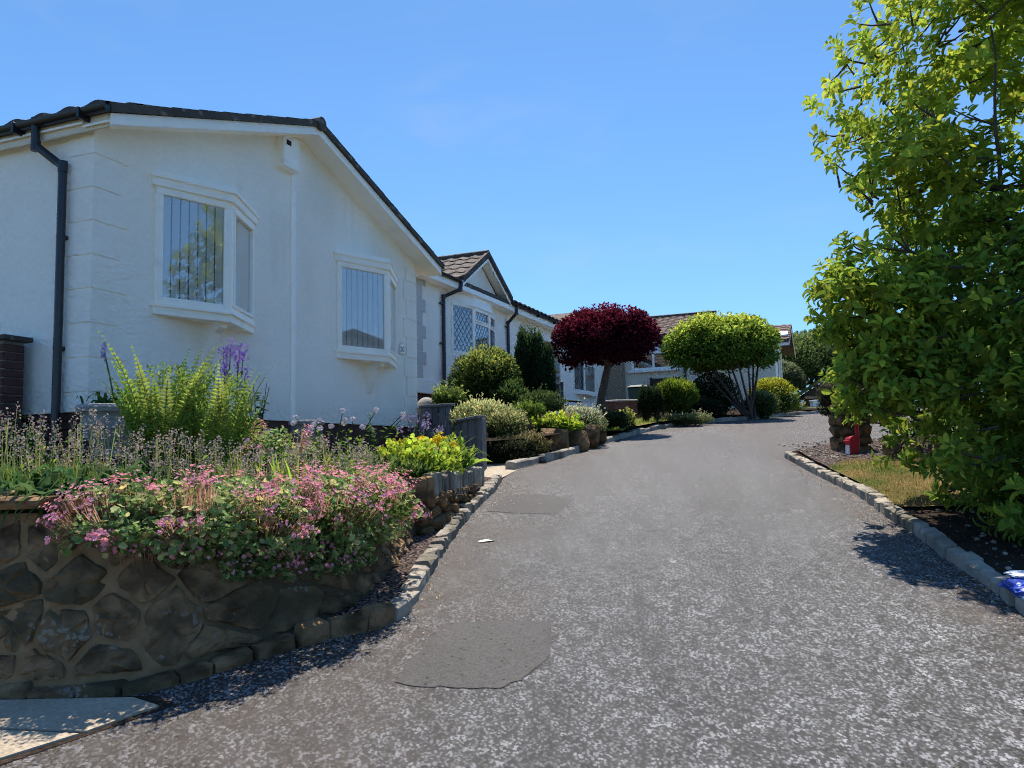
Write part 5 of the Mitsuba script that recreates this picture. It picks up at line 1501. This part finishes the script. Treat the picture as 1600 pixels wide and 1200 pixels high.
n = 9; a = R.uniform(0, 6.28, n); lv.add(np.column_stack([-0.52 + .05 * np.cos(a), 8.85 + .05 * np.sin(a), np.full(n, 1.42)]), np.column_stack([np.cos(a), np.sin(a), R.uniform(.1, .5, n)]), [0, 0, 1.0], R.uniform(.16, .24, n), R.uniform(.10, .15, n), ucol((.20, .29, .05), n), 'oval'); part(hs, 'leaves', lv.ply('leaf'), kind='stuff')

# urns
def urn(label, x, y, z, s, plant=True):
    key = thing('urn', label, 'urn')
    prof = [(0, 0), (.15, 0), (.16, .03), (.13, .06), (.135, .10), (.20, .17), (.225, .28), (.215, .33), (.235, .37), (.265, .385), (.275, .42), (.262, .445), (.235, .45), (.225, .42), (0, .41)]
    part(key, 'bowl', ply(lathe(np.array(prof) * s, 28, (x, y, z)), 'urn_stone', smooth=40))
    for k in range(8):
        a = k * math.pi / 4; c = np.array([x + .222 * s * math.cos(a), y + .222 * s * math.sin(a), z + .26 * s])
        m = tube([c + np.array([-.06 * s * math.sin(a + math.pi) * t, .06 * s * math.cos(a + math.pi) * t, .05 * s * (1 - t * t) - .02]) for t in np.linspace(-1, 1, 7)], .016 * s, 6); part(key, 'swag', ply(m, 'urn_stone', smooth=50))
    return key


urn('grey stone urn planted with bluebells at the corner of the near bungalow', -3.17, 6.2, 1.58, .92)
urn('small grey pot against the wall behind the pink geranium mound', -2.19, 8.35, 1.62, .70)
tuft('bluebell', 'strap leaves growing in the grey stone urn', 'plant', -3.17, 6.2, 46, .30, .024, DARK, 1.5, 1.1, .07, 1.97)
stems_with_flowers('bluebell', 'two dark violet bluebell spikes rising from the grey urn', 'flowering plant', -3.15, 6.2, 2, .44, .09, (.09, .09, .26), (.02, .02, .085), 34, .011, DARK, .02, 1.97)
bush('shrub', 'dark low plant at the foot of the brick wall, far left', 'plant', (-3.6, 5.6, 1.45), (.4, .4, .3), 900, .05, .025, (.04, .075, .025), None, 30, .25, .5, stem=False)

# ================================================================ planting beyond the gate
R = np.random.default_rng(404)
bush('round_bush', 'big rounded shrub with yellow-tipped leaves under the leaded bow window', 'shrub', (-0.50, 14.4, 2.72), (.60, .58, .72), 7000, .085, .036, (.035, .065, .02), (.22, .25, .055), 150, .16, .3)
bush('conifer', 'dark columnar conifer in front of the arched niche', 'conifer', (0.36, 15.3, 3.05), (.27, .27, .95), 6000, .10, .022, (.022, .045, .022), (.05, .085, .03), 120, .14, 1.6, stem=True)
bush('conifer', 'narrower dark conifer just right of the columnar one', 'conifer', (0.68, 15.4, 2.92), (.15, .15, .70), 2500, .08, .02, (.022, .045, .022), (.045, .08, .03), 60, .14, 1.6)
bush('hebe', 'variegated cream-tipped hedge draped over the grey fence', 'shrub', (-0.42, 11.95, 1.98), (.52, .36, .34), 5200, .055, .016, (.11, .14, .05), (.46, .46, .22), 130, .15, .8, stem=False, tipz=.2)
bush('hebe', 'right-hand shoulder of cream-tipped foliage beside the fence end', 'shrub', (-0.10, 11.7, 1.88), (.30, .3, .30), 2600, .055, .016, (.09, .12, .045), (.36, .36, .16), 70, .15, .8, stem=False, tipz=.2)
bush('heather', 'dark heather mound hanging over the second driveway', 'shrub', (-0.12, 11.15, 1.50), (.42, .3, .24), 3200, .05, .012, (.028, .035, .022), (.05, .06, .03), 80, .15, .4, stem=False)
bush('heather', 'pinkish-tipped heather below the sandstone rocks', 'shrub', (0.22, 11.35, 1.60), (.27, .25, .2), 2200, .05, .012, (.06, .065, .03), (.24, .20, .10), 60, .15, .6, stem=False)
bush('lavender', 'bright green grassy mound between the hedge and the white-leaved shrub', 'shrub', (0.24, 12.75, 2.10), (.27, .26, .24), 2600, .075, .010, (.07, .125, .03), (.15, .22, .04), 60, .15, 1.2, stem=False)
bush('shrub', 'small light green bush behind the top rail of the gate', 'shrub', (-1.03, 12.75, 2.42), (.24, .22, .20), 1500, .05, .03, (.07, .12, .03), (.19, .24, .06), 40, .2, .4)
bush('shrub', 'dark evergreen mound in front of the black handrail', 'shrub', (0.48, 13.7, 2.28), (.46, .4, .30), 3600, .05, .022, (.025, .048, .02), (.07, .10, .03), 90, .18, .4)
bush('shrub', 'dark plant with a few long leaves at the right foot of the round bush', 'shrub', (-0.05, 13.9, 2.38), (.3, .3, .34), 1500, .12, .03, (.03, .06, .02), (.07, .11, .03), 40, .2, .9)
bush('euonymus', 'white-variegated mound above the sandstone rocks', 'shrub', (1.12, 13.6, 2.02), (.46, .42, .27), 4200, .048, .028, (.16, .19, .09), (.58, .60, .42), 110, .16, .5, stem=False, tipz=.1)
bush('leafy_plant', 'clump of bright yellow-green leaves spilling between the rocks', 'plant', (0.82, 12.75, 1.90), (.26, .24, .15), 900, .07, .05, (.16, .24, .03), (.32, .38, .04), 30, .25, .5, None, 'lobed', stem=False)
bush('leafy_plant', 'small yellow-green leafy clump above the lowest rock', 'plant', (0.50, 12.55, 1.93), (.2, .2, .13), 600, .06, .045, (.13, .2, .03), (.26, .32, .04), 24, .25, .5, None, 'lobed', stem=False)
stems_with_flowers('violet', 'little pale violet flowers beside the white-variegated mound', 'flowering plant', 0.62, 13.15, 12, .22, .10, (.42, .42, .66), (.03, .03, .02), 10, .016, GREEN, .04, 1.98)
bush('shrub', 'dark ground cover around the foot of the red-leaved tree', 'shrub', (1.95, 16.3, 2.05), (.52, .55, .28), 3200, .06, .026, (.02, .04, .018), (.045, .07, .025), 90, .18, .4, stem=False)
bush('shrub', 'small yellow-green plant in front of the low red brick wall', 'shrub', (2.62, 18.1, 2.28), (.17, .17, .13), 600, .05, .03, (.14, .17, .05), (.30, .32, .08), 20, .25, .5, stem=False)
bush('conifer', 'dwarf dark conifer left of the pair before the bin', 'conifer', (3.23, 19.0, 2.60), (.17, .17, .48), 2600, .06, .014, (.018, .035, .018), (.03, .05, .022), 60, .15, 1.8)
bush('conifer', 'dwarf dark conifer right of the pair before the bin', 'conifer', (3.50, 19.05, 2.58), (.15, .15, .46), 2200, .06, .014, (.018, .035, .018), (.03, .05, .022), 60, .15, 1.8)
bush('broom', 'bright yellow-green grassy mound at the corner of the far lawn', 'shrub', (4.15, 20.0, 2.80), (.50, .48, .45), 5200, .14, .014, (.06, .11, .02), (.24, .30, .035), 100, .15, 1.6, stem=False)
bush('shrub', 'low pale edging plants below the yellow-green mound', 'shrub', (4.15, 19.5, 2.24), (.52, .3, .16), 1800, .05, .026, (.09, .12, .045), (.28, .28, .14), 50, .2, .4, stem=False)
bush('shrub', 'low grey-green plants at the kerb beside the shaded bank', 'shrub', (4.75, 20.2, 2.28), (.35, .3, .14), 1100, .06, .022, (.09, .12, .06), (.24, .26, .14), 40, .2, .6, stem=False)
bush('shrub', 'dark spreading shrub left of the dome-shaped tree', 'shrub', (6.0, 23.4, 3.0), (.66, .6, .72), 5000, .08, .035, (.022, .045, .02), (.045, .075, .03), 110, .2, .4)
bush('shrub', 'very dark low shrub by the kerb under the dome-shaped tree', 'shrub', (5.3, 22.4, 2.6), (.7, .5, .36), 3000, .07, .03, (.018, .03, .018), (.035, .05, .025), 80, .2, .4)
bush('shrub', 'grey-green leafy shrub at the foot of the dome-shaped tree', 'shrub', (7.35, 23.1, 2.70), (.48, .42, .42), 3000, .08, .035, (.06, .095, .035), (.17, .2, .08), 80, .2, .4)
bush('shrub', 'clipped rounded shrub with a yellow top in front of the farthest bungalow', 'shrub', (8.15, 24.6, 2.98), (.72, .65, .66), 7000, .07, .032, (.045, .085, .018), (.33, .33, .03), 150, .15, .4, tipz=.25)
bush('shrub', 'low border of small flowers by the far kerb', 'shrub', (9.35, 26.6, 2.85), (.55, .4, .16), 1400, .06, .03, (.10, .14, .04), (.36, .34, .10), 40, .2, .4, stem=False)

# far end: fence-dark gable, pots and trees beyond
sh = thing('outbuilding', 'dark timber gable with a mossy roof edge at the far bend of the lane', 'shed')
FS = Fr((14.9, 36.0, 0), math.radians(105))
part(sh, 'wall', ply(FS.M(prism_w([(-1.4, 2.6), (3.0, 2.6), (3.0, 4.0), (0.9, 5.35), (-1.4, 4.0)], -3, 0)), 'brown_board'))
part(sh, 'roof', ply(FS.M(prism_w([(-1.7, 3.85), (0.9, 5.45), (3.3, 3.85), (3.3, 4.0), (0.9, 5.62), (-1.7, 4.0)], -3.2, 0.3)), 'turf'))
part(sh, 'beam', ply(FS.M(bx(-1.4, 3.0, 0.0, 0.1, 3.72, 3.84)), 'trellis_wood'))
PG = 'white tubs by the far garden'
for x, y, s, w_ in ((11.25, 31.0, .34, 'middle'), (12.05, 31.2, .36, 'right-hand'), (10.55, 30.6, .26, 'smallest, left-hand')):
    tb = thing('planter_tub', f'white square planter tub by the far bend of the lane, {w_} of three', 'planter', PG)
    part(tb, 'tub', ply(moved(taper(-s / 2, s / 2, -s / 2, s / 2, 0, .82, s * 1.05), (x, y, 2.93)), 'white_paint'))
    part(tb, 'rim', ply(moved(bx(-s * .56, s * .56, -s * .56, s * .56, s * 1.05, s * 1.2, .01), (x, y, 2.93)), 'white_paint'))
solo('notice', ply(bx(11.02, 11.3, 33.0, 33.03, 3.72, 4.0, .005), 'white_paint'), 'small white notice on a post in the far shade', 'sign')
struct('far_bank', ply(sheet(Polygon([(8.7, 26.0), (12.0, 28.3), (17, 30.6), (30, 33), (30, 60), (-30, 60), (-30, 38), (2, 36), (6, 33)]), lambda x, y: zr(y) + 0.12 + 0 * x, 1.0), 'land', smooth=True))
TG = 'trees beyond the far end of the lane'
for i, (x, y, z, rx, rz, col, tip) in enumerate([(13.6, 40.5, 5.6, 2.0, 1.5, (.05, .085, .03), (.12, .16, .05)), (16.2, 43, 5.9, 2.2, 1.7, (.055, .09, .035), (.13, .17, .05)), (12.3, 37.2, 4.6, 1.3, .9, (.07, .10, .05), (.18, .2, .10)), (19, 44, 6.3, 2.6, 2.2, (.04, .075, .028), (.1, .14, .045)), (22, 40, 6.0, 3, 2.5, (.04, .07, .028), (.1, .14, .045))]):
    bush('background_tree', ['bushy green tree above the far dark gable', 'second bushy green tree beyond the far bend', 'drooping grey-green small tree left of the dark gable', 'tall tree partly hidden by the magnolia at the far end', 'broad tree behind the magnolia at the far right'][i], 'tree', (x, y, z), (rx, rx, rz), 5000, .22, .10, col, tip, 120, .18, .4, TG, stem=True)

# right side by the drive: stone pillar, topiary, red box
pl = thing('stone_pillar', 'rough stone gate pillar at the mouth of the side driveway', 'pillar')
rng = np.random.default_rng(55)
part(pl, 'core', ply(bx(4.38, 4.68, 10.42, 10.78, 1.2, 2.06), 'mortar'))
for r in range(6):
    for (dx, dy, sx, sy) in ((-.12, -.15, .2, .16), (.1, -.16, .24, .16), (-.15, .06, .16, .26), (.17, .05, .16, .28), (0, .2, .3, .14)):
        part(pl, 'stone', ply(moved(rock(rng, (sx * rng.uniform(.9, 1.2), sy, .155 * rng.uniform(.85, 1.15)), 22, .5), (4.53 + dx, 10.6 + dy, 1.36 + r * .132 + rng.normal(0, .012)), rng.normal(0, .12)), 'wall_stone', smooth=30))
part(pl, 'cap_stone', ply(moved(rock(rng, (.46, .5, .12), 30, .5), (4.53, 10.6, 2.1)), 'wall_stone', smooth=30))
bush('topiary', 'small dark clipped ball of foliage by the stone pillar', 'shrub', (5.05, 12.4, 2.26), (.22, .22, .27), 3000, .03, .014, (.035, .04, .022), (.09, .09, .06), 90, .12, .2, core=.6, shell=.9, low=-.9)
sw = thing('retaining_wall', 'low stone wall running from the red box under the big leafy shrub', 'wall')
for k in range(9):
    for r in range(2):
        part(sw, 'stone', ply(moved(rock(rng, (.24, .26, .17), 22, .5), (4.62 + .2 * k, 9.62 - .1 * k, 1.33 + r * .15 + rng.normal(0, .012)), rng.normal(-.4, .15)), 'wall_stone', smooth=30))
rb = thing('post_box', 'red dome-topped box with a white panel on a red post by the stone pillar', 'box')
part(rb, 'post', ply(moved(bx(-.022, .022, -.02, .02, 0, .66, .006), (4.47, 10.25, 1.26)), 'red_paint'))
prof = [(-.075, 0), (.075, 0), (.075, .25)] + [(.075 * math.cos(a), .25 + .06 * math.sin(a)) for a in np.linspace(0, math.pi, 9)][1:] + [(-.075, .25)]
part(rb, 'body', ply(Fr((4.375, 10.19, 1.36), math.radians(70)).M(prism_w(prof, -.045, .045)), 'red_paint', smooth=40))
part(rb, 'panel', ply(Fr((4.375, 10.19, 1.36), math.radians(70)).M(cat([bx(-.082, -.0755, -.035, .035, .05, .19)])), 'white_paint'))
part(rb, 'hood', ply(Fr((4.375, 10.19, 1.36), math.radians(70)).M(bx(-.105, -.06, -.05, .05, .235, .25, .005)), 'red_paint'))
part(rb, 'upper_sign', ply(moved(bx(-.035, .035, -.018, .018, .64, .70, .01), (4.47, 10.25, 1.26)), 'red_paint'))

bush('hedge', 'dark evergreen hedge behind the big leafy shrub', 'hedge', (6.6, 9.7, 2.1), (1.9, .8, 1.2), 6000, .11, .05, (.03, .055, .02), (.07, .10, .03), 140, .16, .3)
# blue plastic bag crumpled by the right kerb
bgk = thing('plastic_bag', 'crumpled blue and white plastic bag on the soil by the right-hand kerb', 'bag')
R = np.random.default_rng(77)
for nm, c, s, m in (('bag', (2.98, 4.52, .715), (.30, .16, .10), 'blue_plastic'), ('fold', (2.90, 4.44, .68), (.16, .07, .05), 'pale_plastic'), ('fold', (2.98, 4.58, .79), (.24, .08, .035), 'pale_plastic')):
    d = trimesh.creation.icosphere(3); v = d.vertices; v = v * (0.75 + .45 * (meshkit.fbm(v * 1.6 + np.array(c), 3, 5) - .5)[:, None] * 2) * np.array(s) * [1, 1, .9]
    part(bgk, nm, ply(tm(v + np.array(c), d.faces), m))
solo('paper_scrap', ply(moved(tm(np.array([[0, 0, .006], [.09, .01, .016], [.11, .05, .008], [.03, .06, .02], [-.03, .03, .008]]), [[0, 1, 3], [1, 2, 3], [0, 3, 4]]), (-0.27, 6.28, float(zr(6.28)))), 'white_paint'), 'scrap of white paper lying on the lane by the left kerb', 'litter')
solo('drain_cap', ply(moved(lathe([(0, 0), (.06, 0), (.07, .05), (.04, .1), (0, .11)], 14), (0.40, 11.05, 1.38)), 'black_plastic'), 'small black knob at the kerb below the sandstone rocks', 'cap')

# grass blades, leaf litter and pebbles
R = np.random.default_rng(88)
g = Leaves(); n = 16000
x, y = R.uniform(3.3, 5.1, n), R.uniform(6.75, 9.6, n)
k = contains_xy(Polygon([(3.32, 6.9), (3.50, 7.8), (3.60, 8.7), (3.64, 9.15), (4.0, 9.6), (4.9, 9.3), (5.2, 8.2), (4.6, 7.1), (3.9, 6.75)]), x, y); x, y = x[k], y[k]; n = len(x)
dry = (meshkit.fbm(np.column_stack([x * 2, y * 2, x * 0]), 3, 2) > .47)[:, None]
g.ribbons(np.column_stack([x, y, zr(y) + .08 + .05 * np.clip(x - 3.4, 0, 3)]), np.column_stack([R.normal(0, .5, n), R.normal(0, .5, n), np.ones(n)]), R.uniform(.025, .07, n), .005, np.where(dry, ucol((.17, .13, .055), n), ucol((.085, .105, .028), n)), .7, 2)
tag('verge_grass', None, None, None, None)
solo('grass', g.ply('leaf'), 'short patchy grass on the right-hand verge, straw-coloured in the sun', 'grass', None, 'stuff')
g = Leaves(); n = 9000
x, y = R.uniform(1.7, 4.7, n), R.uniform(14.6, 21.0, n)
k = contains_xy(Polygon([(1.95, 14.6), (2.35, 16.2), (3.45, 18.7), (4.6, 20.4), (4.0, 21.0), (2.9, 20.4), (2.0, 17.9), (1.7, 15.6)]), x, y); x, y = x[k], y[k]; n = len(x)
g.ribbons(np.column_stack([x, y, bed2(x, y) + .045]), np.column_stack([R.normal(0, .5, n), R.normal(0, .5, n), np.ones(n)]), R.uniform(.04, .08, n), .008, ucol((.13, .18, .03), n), .7, 2)
solo('grass', g.ply('leaf'), 'small mown lawn between the red-leaved tree and the yellow-green mound', 'grass', None, 'stuff')
g = Leaves(); n = 900
t = R.uniform(0, 1, n); i = (t * (len(lk) - 1)).astype(int); P = lk[i] + np.column_stack([np.abs(R.normal(0, .22, n)) + .01, R.normal(0, .05, n)])
P = P[P[:, 0] > -1.2]; t2 = R.integers(0, len(rk), 900); P = np.vstack([P, rk[t2] - np.column_stack([np.abs(R.normal(0, .16, 900)) + .01, R.normal(0, .05, 900)])])
Q = np.column_stack([R.uniform(3.05, 4.6, 900), R.uniform(4.3, 7.4, 900)]); zq = np.r_[zr(P[:, 1]) + .006, zr(Q[:, 1]) + .07 + .05 * np.clip(Q[:, 0] - 3.4, 0, 3)]; P = np.vstack([P, Q]); n = len(P)
g.add(np.column_stack([P, zq]), rdir(n) * [1, 1, .25], np.array([0, 0, 1.0]) + .35 * rdir(n), R.uniform(.006, .024, n), R.uniform(.004, .012, n), np.where(R.uniform(size=(n, 1)) < .6, ucol((.20, .12, .07), n, .5), ucol((.40, .33, .24), n, .4)), 'diamond')
solo('leaf_litter', g.ply('matt_colour'), 'dry brown leaf litter along both kerbs and on the bare soil', 'leaves', None, 'stuff')
pm = []; rng = np.random.default_rng(66)
for k in range(520):
    if k < 420: x, y = rng.uniform(3.62, 5.4), rng.uniform(9.2, 11.8)
    else: x, y = rng.uniform(3.0, 4.4), rng.uniform(4.4, 7.0)
    if x < np.interp(y, rk[:, 1], rk[:, 0]) + .16: continue
    s = rng.uniform(.018, .045) if k < 420 else rng.uniform(.012, .04)
    pm.append(moved(rock(rng, (s * 1.4, s * 1.1, s * .8), 12, .8), (x, y, float(zr(y)) + .09 + .05 * max(0, min(3, x - 3.4))), rng.uniform(0, 6)))
solo('pebbles', ply(cat(pm), 'kerb_stone'), 'loose pinkish pebbles on the gravel by the stone pillar and under the shrub', 'pebbles', None, 'stuff')
